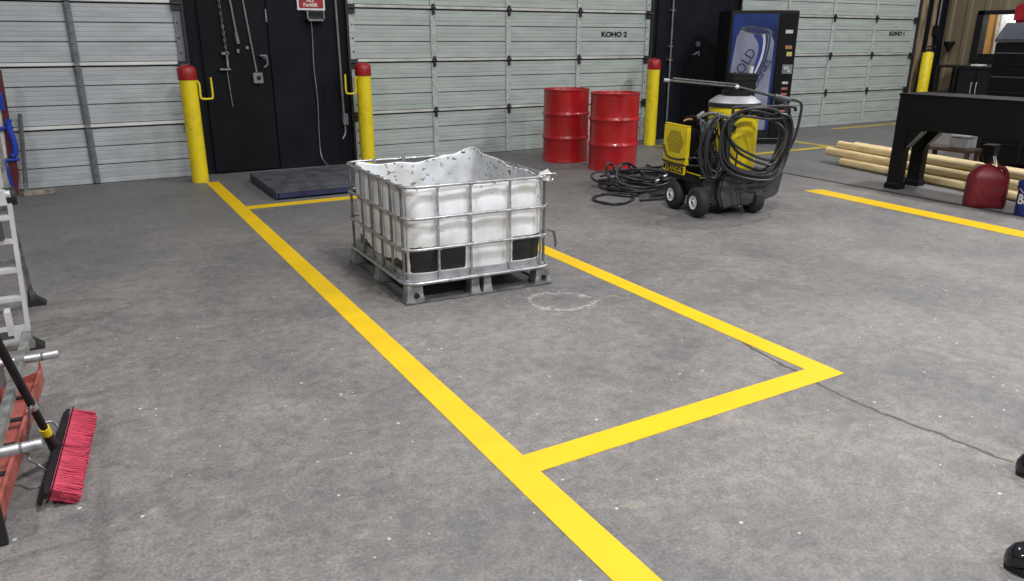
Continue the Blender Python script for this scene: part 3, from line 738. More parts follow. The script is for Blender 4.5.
# ------------------------------------------------------------------ pressure washer
def washer():
    A = math.radians(-11)
    t = thing('pressure_washer', 'yellow and black hot water pressure washer on four wheels', 'pressure washer', (4.82, 5.02, 0), A)
    # wheels, axle along local x
    for lx, ly, r, s_ in ((0, 0, .138, -1), (0, .40, .138, -1), (.60, .02, .130, 1), (.60, .42, .130, 1)):
        w_ = .105
        b = MB(); mm = T(lx-s_*0, ly, r) @ RY(PI/2)
        b.lathe([(.060, -w_/2), (.098, -w_/2), (.124, -w_/2+.010), (r-.003, -w_/2+.026), (r, -w_/2+.040), (r, w_/2-.040), (r-.003, w_/2-.026), (.124, w_/2-.010), (.098, w_/2), (.060, w_/2)], seg=36, m=mm, cap=False)
        wh = b.build('wheel', 'rubber', t, smooth=40)
        h = MB(); h.lathe([(0, -w_/2-.006), (.022, -w_/2-.006), (.024, -w_/2+.010), (.045, -w_/2+.012), (.062, -w_/2-.002), (.062, w_/2+.002), (.045, w_/2-.012), (.024, w_/2-.01), (.02, w_/2), (0, w_/2)], seg=28, m=mm, cap=False)
        h.build('hub', 'white', wh, smooth=40)
        if s_ < 0:
            h = MB(); h.lathe([(0, -w_/2-.008), (.016, -w_/2-.008), (.016, -w_/2)], seg=14, m=mm); h.build('hub_cap', 'dark', wh)
    # chassis: a low tray with sloping flank
    b = MB()
    b.prism([(.06, .20), (.08, .14), (.30, .12), (.72, .12), (.78, .30), (.78, .385), (.20, .385), (.02, .33)], 'y', .02, .46, bev=.012)
    b.build('chassis', 'wdark', t, smooth=35)
    b = MB(); b.prism([(.22, .07), (.60, .10), (.82, .17), (.86, .385), (.20, .385), (.17, .20)], 'y', -.065, .02, bev=.018)
    sk = b.build('skirt', 'wdark', t, smooth=35)
    for j in range(3):
        for k in range(3): MB().box(.36+k*.12-.01*j, .43+k*.12-.01*j, -.067, -.062, .20+j*.045, .212+j*.045).build('slot', 'hole', sk)
    MB().box(-.03, .06, .02, .52, .30, .36, bev=.008).build('deck_edge', 'black', t)
    b = MB(); b.box(.0, .012, .0, .30, .372, .380); b.box(.0, .30, -.004, .006, .355, .363); b.build('yellow_stripe', 'wyellow', t)
    b = MB(); b.cyl((0, 0, .128), (0, .40, .128), .001); b.cyl((-.02, 0, .128), (.62, .02, .128), .014); b.cyl((-.02, .40, .128), (.62, .42, .128), .014); b.build('axle', 'dark', t)
    # burner / control box
    bx = MB(); bx.box(-.035, .0, .195, .625, .435, .785, bev=.010)
    bo = bx.build('burner_box', 'wyellow', t, smooth=30)
    MB().box(-.030, -.004, .20, .62, .786, .793).build('box_lid', 'wyellow', bo)
    hb = MB()
    for i in range(-6, 7):
        for j in range(-6, 7):
            yy = i*.024+(j % 2)*.012; zz = j*.0185
            if abs(zz) < .108 and abs(yy)+abs(zz)*.55 < .145: hb.cyl((-.0375, .41+yy, .635+zz), (-.034, .41+yy, .635+zz), .0062, seg=6)
    hb.build('vent_hole', 'hole', bo)
    MB().box(.001, .10, .22, .60, .40, .765, bev=.015).build('box_back', 'black', bo)
    MB().box(-.040, -.02, .21, .600, .345, .428, bev=.006).build('name_panel', 'wyellow', bo)
    nm = Matrix.Translation((-.043, .38, .386)) @ Matrix(((0, 0, -1, 0), (-1, 0, 0, 0), (0, 1, 0, 0), (0, 0, 0, 1)))
    MB().box(-.0418, -.0395, .23, .53, .358, .414).build('name_strip', 'hole', bo)
    text('lettering', 'LANDA', .062, 'wyellow', bo, nm, bold=.001, sx=1.25)
    MB().box(-.0418, -.0395, .545, .585, .365, .41).build('badge', 'dark', bo)
    # black gap line and boiler
    bc = (.490, .285)
    b = MB(); b.lathe([(.222, .36), (.228, .37), (.228, .95), (.222, .955)], (bc[0], bc[1], 0), 48); bl_ = b.build('boiler', 'wyellow', t, smooth=35)
    b = MB(); b.lathe([(.2285, .953), (.236, .953), (.236, .985), (.228, .988)], (bc[0], bc[1], 0), 48); b.build('boiler_band', 'dark', bl_, smooth=30)
    b = MB(); b.lathe([(.230, .985), (.235, .992), (.228, 1.002), (.165, 1.045), (.15, 1.05), (0, 1.052)], (bc[0], bc[1], 0), 48); b.build('boiler_lid', 'lid', bl_, smooth=35)
    b = MB(); b.lathe([(.13, 1.045), (.13, 1.10), (.122, 1.10), (.122, 1.06), (0, 1.06)], (bc[0]+.01, bc[1], 0), 36); b.build('flue', 'black', bl_, smooth=35)
    bb = MB()
    for a in (-2.6, -2.0, -1.3, -.6): bb.cyl((bc[0]+.226*math.cos(a), bc[1]+.226*math.sin(a), .90), (bc[0]+.232*math.cos(a), bc[1]+.232*math.sin(a), .90), .010, seg=8)
    bb.cyl((bc[0]+.236*math.cos(-2.15), bc[1]+.236*math.sin(-2.15), .78), (bc[0]+.26*math.cos(-2.15), bc[1]+.26*math.sin(-2.15), .78), .03, seg=12)
    bb.build('bolt', 'hole', bl_)
    # motor, pump and fittings between the box and the boiler
    b = MB(); b.cyl((.195, .12, .50), (.195, .52, .50), .085); b.box(.12, .25, .2, .45, .57, .72, bev=.01); m_ = b.build('motor', 'wdark', t, smooth=35)
    b = MB(); b.box(.15, .32, .02, .13, .40, .53, bev=.012)
    for k in range(3): b.cyl((.18+k*.05, .03, .53), (.18+k*.05, .03, .57), .017, seg=10)
    b.cyl((.14, .05, .46), (.10, .05, .46), .016); b.build('pump', 'steel_d', t, smooth=35)
    b = MB(); b.cyl((.30, .02, .42), (.30, -.01, .42), .028, seg=14); b.cyl((.25, .0, .43), (.25, -.03, .43), .018, seg=12); b.cyl((.22, .03, .60), (.22, .03, .68), .02, seg=12); b.build('brass_fitting', 'btn_y', t, smooth=40)
    b = MB(); b.box(.10, .22, .20, .50, .83, .845); b.box(.08, .20, .30, .44, .845, .865, bev=.008); b.build('top_bracket', 'black', t)
    MB().tube([(.01, .36, .825), (.05, .35, .84), (.09, .33, .84)], .010, 8, smooth=3).build('orange_trigger', 'btn_o', t, smooth=50)
    b = MB(); b.tube([(.12, .30, .85), (.20, .22, .90), (.26, .10, .89), (.30, -.02, .86)], .018, 8, smooth=4); b.cyl((.13, .33, .86), (.2, .33, .90), .018); b.build('spray_gun', 'steel_d', t, smooth=50)
    # handle frame carrying the hose
    b = MB(); b.tube([(.26, -.03, .38), (.24, -.05, .60), (.25, -.05, .93), (.29, -.05, .975), (.60, -.07, .975), (.84, -.10, .97), (.87, -.10, .93)], .014, 8, smooth=5)
    b.tube([(.86, .1, .36), (.88, .05, .6), (.87, -.02, .93), (.74, -.05, .975)], .014, 8, smooth=5); b.build('handle_frame', 'dark', t, smooth=50)
    # power cables around the box
    b = MB(); b.tube([(-.045, .60, .58), (-.055, .54, .52), (-.058, .48, .485), (-.056, .36, .48), (-.05, .25, .49), (.02, .18, .51), (.15, .12, .52)], .010, 8, smooth=5); b.build('power_cable', 'hose', t, smooth=60)
    b = MB(); b.tube([(-.045, .60, .44), (-.050, .50, .432), (-.052, .40, .432), (-.048, .26, .435), (.03, .18, .44), (.12, .10, .44)], .010, 8, smooth=5); b.build('power_cable', 'hose', t, smooth=60)
    def M_(p): return t_m @ Vector(p)
    t_m = Matrix.Translation((4.82, 5.02, 0)) @ RZ(A)
    # the big hose coil hung on the flank: a thing of its own
    random.seed(12)
    b = MB(); pts = []
    turns = 9; per = 26; ph0 = 1.2
    for k in range(turns):
        rx = .380+random.uniform(-.05, .03); rz = .300+random.uniform(-.05, .025)
        cx = .475+random.uniform(-.03, .03); cz = .665+random.uniform(-.015, .02); dy = -.105-.020*(k % 4)-.008*k/2
        if k in (3, 6): rz = .17+.05*(k == 6); cz = .72; rx = .33
        if k == 4: rz = .24; cz = .68; rx = .32
        for i in range(per):
            a = 2*PI*i/per+ph0
            c_, s_ = math.cos(a), math.sin(a)
            e = .70
            px = cx+rx*math.copysign(abs(c_)**e, c_); pz = cz+rz*math.copysign(abs(s_)**e, s_)
            pz -= .07*(px-cx)/rx*(.5) - .03*s_*c_
            if c_ > 0: px -= .13*(cz+rz-pz)/(2*rz)*c_
            if k in (3, 4, 6): pz -= .16*(px-cx)
            pts.append(Vector((px, dy+.012*math.sin(a*2+k), pz)))
    pts = catmull(smooth_pts(pts, 2), 2)
    b.tube([M_(p) for p in pts], .0125, 7)
    tag(b.build('coiled_hose', 'hose', smooth=60), 'big coil of black hose hung on the pressure washer flank', 'hose')
    b = MB(); pts = []
    for k in range(9):
        rx = .115+random.uniform(-.035, .03); rz = .285+random.uniform(-.05, .03); cx = .075+random.uniform(-.03, .03); cz = .63+random.uniform(-.02, .02); dy = -.065-.014*(k % 3)
        for i in range(20):
            a = 2*PI*i/20+1.4
            pts.append(Vector((cx+rx*math.cos(a)-.10*(math.sin(a) > 0)*0, dy+.02*math.sin(3*a+k), cz+rz*math.sin(a)+.02*math.sin(2*a))))
    pts = catmull(smooth_pts(pts, 2), 2)
    b.tube([M_(p) for p in pts], .0105, 7)
    tag(b.build('coiled_cable', 'hose', smooth=60), 'narrow bundle of black cable hung before the yellow boiler', 'cable')
    b = MB()
    for q in range(5):
        x0 = .05+.035*q; b.tube([M_((x0+.04, .12, .84-.02*q)), M_((x0-.02, .06, .78)), M_((x0-.05+.02*q, .03, .6)), M_((x0+.02, .0, .45)), M_((x0+.08, -.02, .40))], .008, 6, smooth=6)
    tag(b.build('control_cable', 'hose', smooth=60), 'loose thin black cables between yellow box and boiler', 'cable')
    b = MB(); b.tube([M_(p) for p in ((.30, -.10, .60), (.29, -.11, .45), (.33, -.12, .30), (.37, -.13, .16), (.385, -.14, .03))], .009, 6, smooth=5)
    tag(b.build('hanging_strap', 'hose', smooth=60), 'black strap hanging down the washer skirt to the floor', 'strap')
    b = MB()
    for q in range(12):
        p_ = [M_((random.uniform(.03, .22), random.uniform(.02, .22), .82-.10*j+random.uniform(-.05, .05))) for j in range(5)]
        b.tube(p_, .008, 6, smooth=6)
    tag(b.build('tangled_wiring', 'hose', smooth=60), 'tangle of thin black wiring behind the narrow cable bundle', 'wiring')
    # lance
    l0 = aty(664, 80, 5.62); l1 = aty(737, 87, 5.22); l2 = aty(785, 99, 4.98)
    ln = thing('spray_lance', 'long grey spray lance lying across the boiler top', 'lance')
    b = MB(); b.cyl(l1, l0, .0115); b.build('lance_tube', 'lance', ln, smooth=50)
    b = MB(); b.cyl(l2, l1, .014); b.build('grip_tube', 'wdark', ln, smooth=50)
    b = MB(); off = Vector((0, 0, .022)); b.cyl(l1+off, l0.lerp(l1, .12)+off, .009); b.build('second_tube', 'lance', ln, smooth=50)
    b = MB(); b.cyl(l0, l0+(l0-l1).normalized()*-.05, .017); b.build('nozzle', 'lid', ln)
    b = MB(); b.lathe([(0, -.022), (.016, -.016), (.022, 0), (.016, .016), (0, .022)], tuple(l1), 14); b.build('joint', 'white', ln, smooth=60)
    g = MB(); d = (l2-l1).normalized()
    g.cyl(l2-d*.10, l2+d*.05, .026); g.tube([l2-d*.02, l2+Vector((0, 0, -.05))+d*.01, l2+Vector((0, 0, -.13))+d*.05, l2+Vector((0, 0, -.16))+d*.07], .022, 8, smooth=3)
    g.tube([l2-d*.10, l2-d*.10+Vector((0, 0, -.09)), l2-d*.02+Vector((0, 0, -.13)), l2+d*.05+Vector((0, 0, -.15))], .008, 6, smooth=4)
    g.build('trigger_gun', 'hoodgrey', ln, smooth=50)
    b = MB(); b.tube([l2+d*.04, l2+d*.10+Vector((0, 0, .012)), l2+d*.16+Vector((0, 0, -.01)), l2+d*.16+Vector((0, 0, -.14)), l2+d*.13+Vector((0, 0, -.34)), l2+d*.06+Vector((0, 0, -.52))], .013, 8, smooth=6)
    tag(b.build('gun_hose', 'hose', smooth=60), 'black hose looping down from the lance trigger', 'hose')
def smooth_pts(p, k):
    for _ in range(k):
        p = [p[0]]+[(p[i-1]+p[i]*2+p[i+1])/4 for i in range(1, len(p)-1)]+[p[-1]]
    return p
washer()

# hose heap on the floor left of the washer
random.seed(21)
pts = []
for k in range(15):
    cx = 5.34+random.uniform(-.22, .20); cy = 6.38+random.uniform(-.20, .26); rx = random.uniform(.26, .40); ry = random.uniform(.26, .42); z = .016+.012*k; ax = random.uniform(0, PI)
    for i in range(18):
        a = 2*PI*i/18
        u = rx*math.cos(a); v = ry*math.sin(a)
        pts.append(Vector((cx+u*math.cos(ax)-v*math.sin(ax), cy+u*math.sin(ax)+v*math.cos(ax), z+(.010+.0025*k)*math.sin(a*2+k)+.004*k*math.cos(a+k*2.1)*.5)))
pts = catmull(smooth_pts(pts, 2), 2)
b = MB(); b.tube(pts, .0135, 7); tag(b.build('heaped_hose', 'hose', smooth=60), 'heap of black hose on floor between drums and washer', 'hose')
P = lambda x, y, z=.015: atz(x, y, z)
b = MB(); b.tube([P(645, 192, .05), P(628, 190, .05), P(614, 184, .10), P(608, 174, .19), P(607, 165, .28), P(612, 164, .28), P(617, 172, .20), P(624, 184, .09), P(632, 194, .03), P(632, 200), P(618, 204), P(600, 202), P(593, 198), P(606, 194), P(628, 196), P(645, 192, .04)], .0135, 8, smooth=8)
tag(b.build('loose_hose_loop', 'hose', smooth=60), 'loose hose loop lying nearest, standing arch against the drum', 'hose')
b = MB(); b.tube([P(645, 192, .05), P(628, 188, .08), P(617, 178, .18), P(619, 166, .29), P(628, 163, .30), P(638, 170, .2), P(648, 180, .08), P(664, 186, .03)], .0135, 8, smooth=8)
tag(b.build('arched_hose', 'hose', smooth=60), 'hose arch rising out of the heap beside the drum', 'hose')
b = MB(); b.tube([P(655, 190, .03), P(640, 186, .06), P(655, 178, .07), P(672, 176, .07), P(683, 180, .05), P(690, 188, .05)], .0135, 8, smooth=8)
b.tube([P(650, 196, .02), P(664, 195, .03), P(680, 192, .06), P(690, 186, .12)], .0135, 8, smooth=8)
b.tube([P(640, 200, .02), P(655, 199, .02), P(672, 197, .04), P(688, 190, .10)], .0135, 8, smooth=8)
tag(b.build('trailing_hose', 'hose', smooth=60), 'hose strands running from the heap behind the washer wheels', 'hose')
for (px, py, pz, an, lab_) in ((663, 177, .17, 1.3, 'metal hose coupling on the heap, nearest the washer'), (655, 182, .17, 1.2, 'metal hose coupling on the heap, farther from the washer')):
    o = MB().lathe([(.010, 0), (.016, .004), (.016, .05), (.012, .055)], seg=10, m=T(*atz(px, py, pz)) @ RY(an)).build('hose_coupling', 'steel', smooth=40); tag(o, lab_, 'coupling')


# ------------------------------------------------------------------ vending machine
def vending():
    a = math.radians(-28)
    t = thing('vending_machine', 'dark drinks vending machine with a large can picture', 'vending machine', (8.60, 8.58, 0), a)
    W, D, Hh = 1.01, .62, 1.94
    MB().box(0, W, 0, D, .04, Hh, bev=.012).build('body', 'black', t, smooth=30)
    MB().box(.03, W-.03, .02, D-.02, 0, .05).build('plinth', 'hole', t)
    MB().box(.035, .70, -.012, .0, .22, Hh-.05).build('display_panel', 'vblue', t)
    MB().box(.735, W-.02, -.014, .0, .12, Hh-.04).build('control_panel', 'blackwall2', t)
    y = -.0125
    g = thing('x', 'x', 'x'); bpy.data.objects.remove(g)
    can = MB(); can.prism([(.035, .22), (.035, .9), (.10, 1.56), (.15, 1.66), (.22, 1.71), (.60, 1.63), (.665, 1.50), (.655, .22)], 'y', y, y-.004)
    co = can.build('can_picture', 'can_l', t)
    rim = MB(); rim.lathe([(0, 0), (1, 0), (1, .003)], seg=32, m=T(.40, y-.0045, 1.66) @ RY(.14) @ Matrix.Diagonal((.245, 1, .055, 1)) @ RX(PI/2)); rim.build('can_rim', 'can_top', t)
    rim = MB(); rim.lathe([(0, 0), (1, 0), (1, .003)], seg=32, m=T(.42, y-.0075, 1.655) @ RY(.14) @ Matrix.Diagonal((.17, 1, .03, 1)) @ RX(PI/2)); rim.build('can_mouth', 'navy', t)
    def band(pts, wd, mt, yy):
        P_ = catmull([Vector((p[0], p[1], 0)) for p in pts], 8); L1 = []; L2 = []
        for i, p in enumerate(P_):
            q = P_[min(i+1, len(P_)-1)]-P_[max(i-1, 0)]; nrm = Vector((-q.y, q.x, 0)).normalized()
            w_ = wd*(.5+.5*min(1, 1.6*(1-i/len(P_))+.25)); L1.append(p+nrm*w_/2); L2.append(p-nrm*w_/2)
        b = MB()
        A_ = [b.b.verts.new((p.x, yy, p.y)) for p in L1]; B_ = [b.b.verts.new((p.x, yy, p.y)) for p in L2]
        A2 = [b.b.verts.new((p.x, yy-.002, p.y)) for p in L1]; B2 = [b.b.verts.new((p.x, yy-.002, p.y)) for p in L2]
        for i in range(len(P_)-1):
            b.b.faces.new([A_[i], A_[i+1], B_[i+1], B_[i]]); b.b.faces.new([A2[i], A2[i+1], B2[i+1], B2[i]])
            b.b.faces.new([A_[i], A_[i+1], A2[i+1], A2[i]]); b.b.faces.new([B_[i], B_[i+1], B2[i+1], B2[i]])
        b.build('stripe', mt, t)
    yy = y-.005
    band([(.38, 1.62), (.47, 1.50), (.485, 1.35), (.42, 1.10), (.30, .85)], .085, 'bstripe', yy)
    band([(.50, 1.61), (.52, 1.48), (.50, 1.28), (.42, 1.05), (.30, .80)], .035, 'pale', yy-.001)
    band([(.545, 1.60), (.555, 1.48), (.53, 1.28), (.45, 1.04), (.32, .78)], .030, 'navy', yy-.0005)
    band([(.59, 1.60), (.595, 1.47), (.565, 1.27), (.49, 1.05), (.37, .80)], .022, 'navy', yy-.0005)
    text('lettering', 'COLD', .205, 'navy', t, T(.245, y-.0085, 1.17) @ RY(-math.radians(62)) @ FACE, bold=-.001, sx=.9)
    text('lettering', 'DRINKS', .125, 'navy', t, T(.535, y-.0085, 1.05) @ RY(-math.radians(64)) @ FACE, bold=.0, sx=1.0)
    def pc(n, x0, x1, z0, z1, mt): MB().box(x0, x1, -.020, -.013, z0, z1).build(n, mt, t)
    pc('price_display', .82, .93, 1.62, 1.67, 'btn_w')
    pc('sticker', .84, .94, 1.40, 1.45, 'btn_o'); pc('sticker', .87, .95, 1.30, 1.36, 'btn_y')
    pc('coin_plate', .83, .98, 1.05, 1.18, 'conduit')
    cs = MB(); cs.cyl((.87, -.024, 1.13), (.87, -.019, 1.13), .02); cs.cyl((.93, -.024, 1.09), (.93, -.019, 1.09), .02); cs.box(.90, .92, -.023, -.019, 1.11, 1.16); cs.build('coin_slot', 'btn_w', t)
    for k, mm in enumerate(('btn_w', 'btn_r', 'btn_r', 'btn_w', 'btn_w', 'btn_r')): pc('drink_button', .85, .94, .90-k*.083, .935-k*.083, mm)
    pc('outlet_flap', .16, .62, .10, .20, 'hole')
    MB().box(.03, W-.03, -.016, -.002, .085, .093).build('trim_strip', 'conduit', t)
vending()
# trash bin and cup in front of the vending machine
p0 = aty(728, 73, 7.9); 
tb = thing('trash_bin', 'tall black bin standing before the vending machine', 'bin', (8.03, 7.72, 0), math.radians(-30))
MB().loft([[(x, y, z) for x, y in rrect(0, 0, a, b_, .04, 4)] for z, a, b_ in ((0, .30, .26), (.02, .32, .28), (1.0, .34, .30), (1.01, .36, .32), (1.07, .36, .32))], m=None).build('bin_body', 'black', tb, smooth=35)
MB().loft([[(x, y, z) for x, y in rrect(0, 0, a, b_, .04, 4)] for z, a, b_ in ((1.0705, .37, .33), (1.09, .37, .33), (1.10, .35, .31))]).build('bin_lid', 'black', tb, smooth=35)
cp = MB(); cp.lathe([(.026, 0), (.026, .004), (.038, .085), (.040, .09), (.036, .09), (.024, .006), (0, .006)], seg=24)
c_ = cp.build('paper_cup', 'white', smooth=50); c_.location = (8.13, 7.66, 1.1005); tag(c_, 'white paper cup standing on the black bin', 'cup')

# ------------------------------------------------------------------ black bench
def bench():
    t = thing('steel_bench', 'heavy black steel bench with deep apron and plate legs', 'bench', (7.635, 5.085, 0), math.radians(2.0))
    Lb, Wd, top, bot = 2.9, .47, .985, .645
    MB().box(0, .02, -Lb, 0, bot, top).build('apron', 'black_steel', t)
    MB().box(Wd-.02, Wd, -Lb, 0, bot, top).build('apron', 'black_steel', t)
    b = MB(); b.box(.02, Wd-.02, -.02, 0, bot+.02, top); b.box(.02, Wd-.02, -Lb, -Lb+.02, bot+.02, top); b.build('end_plate', 'black_steel', t)
    MB().box(-.01, Wd+.01, -Lb-.01, .01, top, top+.02, bev=.004).build('bench_top', 'black_steel', t)
    for yy in (-.067, -Lb+.067):
        for x0, x1 in ((.0, .10), (Wd-.10, Wd)):
            b = MB()
            b.loft([[(x0-.02*s, yy-.068-.015*s, z), (x1+.015*s, yy-.068-.015*s, z), (x1+.015*s, yy+.065+.015*s, z), (x0-.015*s, yy+.065+.015*s, z)] for z, s in ((.008, 1.0), (.05, .9), (.07, .1), (bot+.1, .0))])
            lg = b.build('leg', 'black_steel', t)
            MB().box(x0-.015, x1+.015, yy-.075, yy+.085, .0, .008).build('foot_plate', 'black_steel', lg)
            # gusset toward the bench middle
            sgn = -1 if yy > -1 else 1
            y1 = yy+sgn*.066; 
            b = MB(); xm = (x0+x1)/2
            b.prism([(y1, bot-.26), (y1+sgn*.02, bot-.19), (y1+sgn*.16, bot-.01), (y1+sgn*.16, bot+.04), (y1, bot+.04)], 'x', x0+.01, x1-.01); b.build('gusset', 'black_steel', lg)
            b = MB(); b.prism([(y1+sgn*.022, bot-.19), (y1+sgn*.032, bot-.19), (y1+sgn*.172, bot-.012), (y1+sgn*.162, bot-.008)], 'x', x0+.008, x1-.008); b.build('gusset_highlight', 'galv', lg)  # pale strip stands in for the highlight along the gusset
        MB().box(.1, Wd-.1, yy-.02, yy+.02, bot+.02, bot+.10).build('cross_bar', 'black_steel', t)
bench()

# ------------------------------------------------------------------ pole pile
random.seed(4)
far_ = Vector((8.42, 6.38)); near_ = Vector((8.00, 3.70)); dr = (near_-far_).normalized(); sd = Vector((-dr.y, dr.x))     # sd points to +x side
spec = [(0, .053, -.05, 2), (.108, .053, .0, 1), (.216, .053, -.15, 0), (.324, .053, -.1, 3), (.432, .053, .05, 1), (.045, .146, .26, 2), (.155, .146, .10, 1), (.265, .146, -.05, 2), (.375, .146, .1, 2), (.105, .238, .14, 1), (.215, .238, -.02, 1)]
for k, (off, z, st, q) in enumerate(spec):
    r0 = .0515+random.uniform(-.002, .001)
    p0 = far_+sd*(off+.085)+dr*(-st); L_ = 3.4+st+random.uniform(-.1, .1)
    t = thing('timber_pole', 'peeled pale timber pole in the pile behind the black bench legs', 'pole', (p0.x, p0.y, z), 0, 'timber poles in the pile behind the bench')
    t.rotation_euler = (0, 0, math.atan2(dr.y, dr.x)+random.uniform(-.001, .001))
    b = MB(); n_ = 18; secs = []
    for i in range(n_+1):
        x_ = L_*i/n_; rr = r0*(1+.06*noise.noise(Vector((x_*1.3, k*5, 0)))) ; cy0 = .006*noise.noise(Vector((x_, k*3, 7)))
        secs.append([(x_, cy0+rr*math.cos(a), rr*math.sin(a)) for a in [2*PI*j/18 for j in range(18)]])
    secs = [[(x_-.004, y_*.86, z_*.86) for x_, y_, z_ in secs[0]]]+secs
    b.loft(secs, cap=True).build('trunk', 'wood', t, smooth=50)
    b = MB(); b.cyl((-.006, 0, 0), (-.0045, 0, 0), r0*.8, seg=18); b.build('sawn_end', 'wood_end', t)

# ------------------------------------------------------------------ gas can and pail
def gas_can():
    t = thing('fuel_can', 'dark red plastic fuel can on the floor before the bench', 'fuel can', (7.585, 4.0, 0), math.radians(-44))
    b = MB(); secs = []
    for z, w_, d_, cx in ((0, .315, .20, 0), (.012, .335, .22, 0), (.05, .345, .23, 0), (.20, .34, .23, 0), (.27, .335, .228, .0), (.30, .325, .222, .0), (.345, .24, .19, -.01), (.385, .14, .13, -.02), (.398, .10, .09, -.02), (.40, .08, .06, -.02)):
        secs.append([(x, y, z) for x, y in rrect(cx, 0, w_, d_, min(w_, d_)*.30, 5)])
    b.loft(secs); bo = b.build('can_body', 'gasred', t, smooth=50)
    b = MB(); b.tube([(.06, 0, .385), (.11, 0, .378), (.145, 0, .335), (.165, 0, .26), (.16, 0, .19)], .020, 8, smooth=5); b.build('grip', 'gasred', t, smooth=50)
    b = MB(); b.prism(rrect(.03, .17, .17, .11, .04, 5), 'y', -.123, -.112); b.build('side_recess', 'gasred', t)
    b = MB(); b.prism(rrect(.05, .20, .09, .035, .016, 4), 'y', -.1245, -.120); b.build('recess_shadow', 'maroon', t)
    MB().lathe([(.030, 0), (.032, .006), (.030, .022), (.02, .026), (0, .026)], (-.02, 0, .392), 20).build('cap', 'gasred', t, smooth=40)
gas_can()
sp = MB(); a_ = aty(983, 172, 4.15); c_ = aty(978, 150, 4.35)
pl = thing('paint_pail', 'blue pail with white letters at the right edge', 'pail', (7.585, 3.545, 0), 0)
MB().lathe([(.142, 0), (.147, .004), (.150, .20), (.152, .235), (.163, .24), (.165, .262), (.156, .267), (.156, .277), (.162, .282), (.162, .30), (.150, .305), (0, .305)], seg=40).build('pail_body', 'pailblue', pl, smooth=35)
text('lettering', 'Be', .125, 'white', pl, RZ(math.radians(-104)) @ T(0, 0, .15), bold=.003, bend=.1515)
b = MB(); b.tube([(.165*math.cos(a), .165*math.sin(a), .25-.10*math.sin(a-2.6)) for a in [2.6+PI*i/12 for i in range(13)]], .0035, 6); b.build('wire_handle', 'steel', pl)

# things under and behind the bench
cr = thing('wooden_stool', 'low brown wooden stool half hidden under the black bench', 'stool', (9.30, 5.42, 0), .1)
MB().box(-.16, .16, -.30, .28, .255, .295, bev=.01).build('seat', 'brown', cr)
for x_, y_ in ((-.13, -.26), (.13, -.26), (-.13, .24), (.13, .24)): MB().box(x_-.022, x_+.022, y_-.022, y_+.022, 0, .255).build('leg', 'brown', cr)
for x_ in (-.13, .13): MB().box(x_-.015, x_+.015, -.25, .23, .10, .14).build('stretcher', 'brown', cr)
gb = thing('grey_crate', 'light grey box standing on the low wooden stool', 'box', (9.30, 5.31, .2955), .1)
MB().box(-.09, .09, -.11, .09, .0, .13, bev=.010).build('crate_body', 'grey_box', gb); MB().box(-.10, .10, -.12, .10, .13, .15, bev=.005).build('crate_lid', 'grey_box', gb)
ct = thing('black_caddy', 'black container standing on the pole pile under the bench', 'container', (8.32, 4.42, .302), .2)
b = MB(); b.loft([[(x, y, z) for x, y in rrect(0, 0, w_, d_, .02, 3)] for z, w_, d_ in ((0, .07, .07), (.10, .15, .12), (.20, .17, .13))]); b.build('container_body', 'black', ct, smooth=30)
b = MB(); b.tube([(-.055, -.05, .09), (-.04, -.075, .0), (-.03, -.10, -.06)], .006, 6); b.tube([(.0, -.05, .09), (.0, -.08, .0), (.01, -.10, -.06)], .006, 6); b.build('white_strap', 'white', ct)

# big dark machine at the right edge
mc = thing('machine_cabinet', 'large black machine with sloped grey hood behind the bench', 'machine')
X0, Y1, Y0 = 10.0, 5.51, 3.4
MB().box(X0, 11.2, Y0, Y1, .08, 1.51, bev=.01).build('body', 'black_steel', mc, smooth=30)
b = MB(); b.loft([[(x0_, y0_, z_), (x1_, y0_, z_), (x1_, y1_, z_), (x0_, y1_, z_)] for z_, x0_, x1_, y0_, y1_ in ((1.511, X0-.01, 11.2, Y0, Y1+.01), (1.55, X0-.01, 11.2, Y0, Y1+.01), (1.735, X0+.12, 11.1, Y0+.05, Y1-.02))]); b.build('hood', 'hoodgrey', mc)
for k, z in enumerate((.30, .62, .92, 1.10, 1.25, 1.38)): MB().box(X0-.016, X0-.001, Y0+.02, Y1-.02, z, z+.014).build('panel_rail', 'hoodgrey' if k % 2 else 'black', mc)
for k in range(4): MB().box(X0-.012, X0, Y1-.06-k*.5, Y1-.03-k*.5, .1, .9).build('panel_post', 'black', mc)
for x_, y_ in ((X0+.1, Y1-.1), (11.1, Y1-.1), (X0+.1, Y0+.1), (11.1, Y0+.1)): MB().box(x_-.05, x_+.05, y_-.05, y_+.05, 0, .08).build('foot', 'black', mc)
b = MB(); b.tube([(X0-.02, 4.86, 1.04), (X0-.06, 4.84, 1.06), (X0-.06, 4.74, 1.075), (X0-.06, 4.62, 1.05), (X0-.02, 4.60, 1.04)], .010, 8, smooth=4); b.build('grab_handle', 'steel', mc, smooth=50)
rb = thing('red_tool_chest', 'red case lying on top of the black machine', 'case')
MB().box(10.14, 10.75, 3.9, 5.45, 1.736, 1.955, bev=.03).build('case_body', 'signred', rb, smooth=40)
b = MB(); b.box(10.125, 10.142, 5.20, 5.26, 1.80, 1.85); b.build('latch', 'white', rb)
wp = MB(); wp.box(10.2, 10.7, 4.1, 5.36, 1.9555, 2.0, bev=.012); tag(wp.build('white_pad', 'white', smooth=40), 'white pad lying on the red case', 'pad')

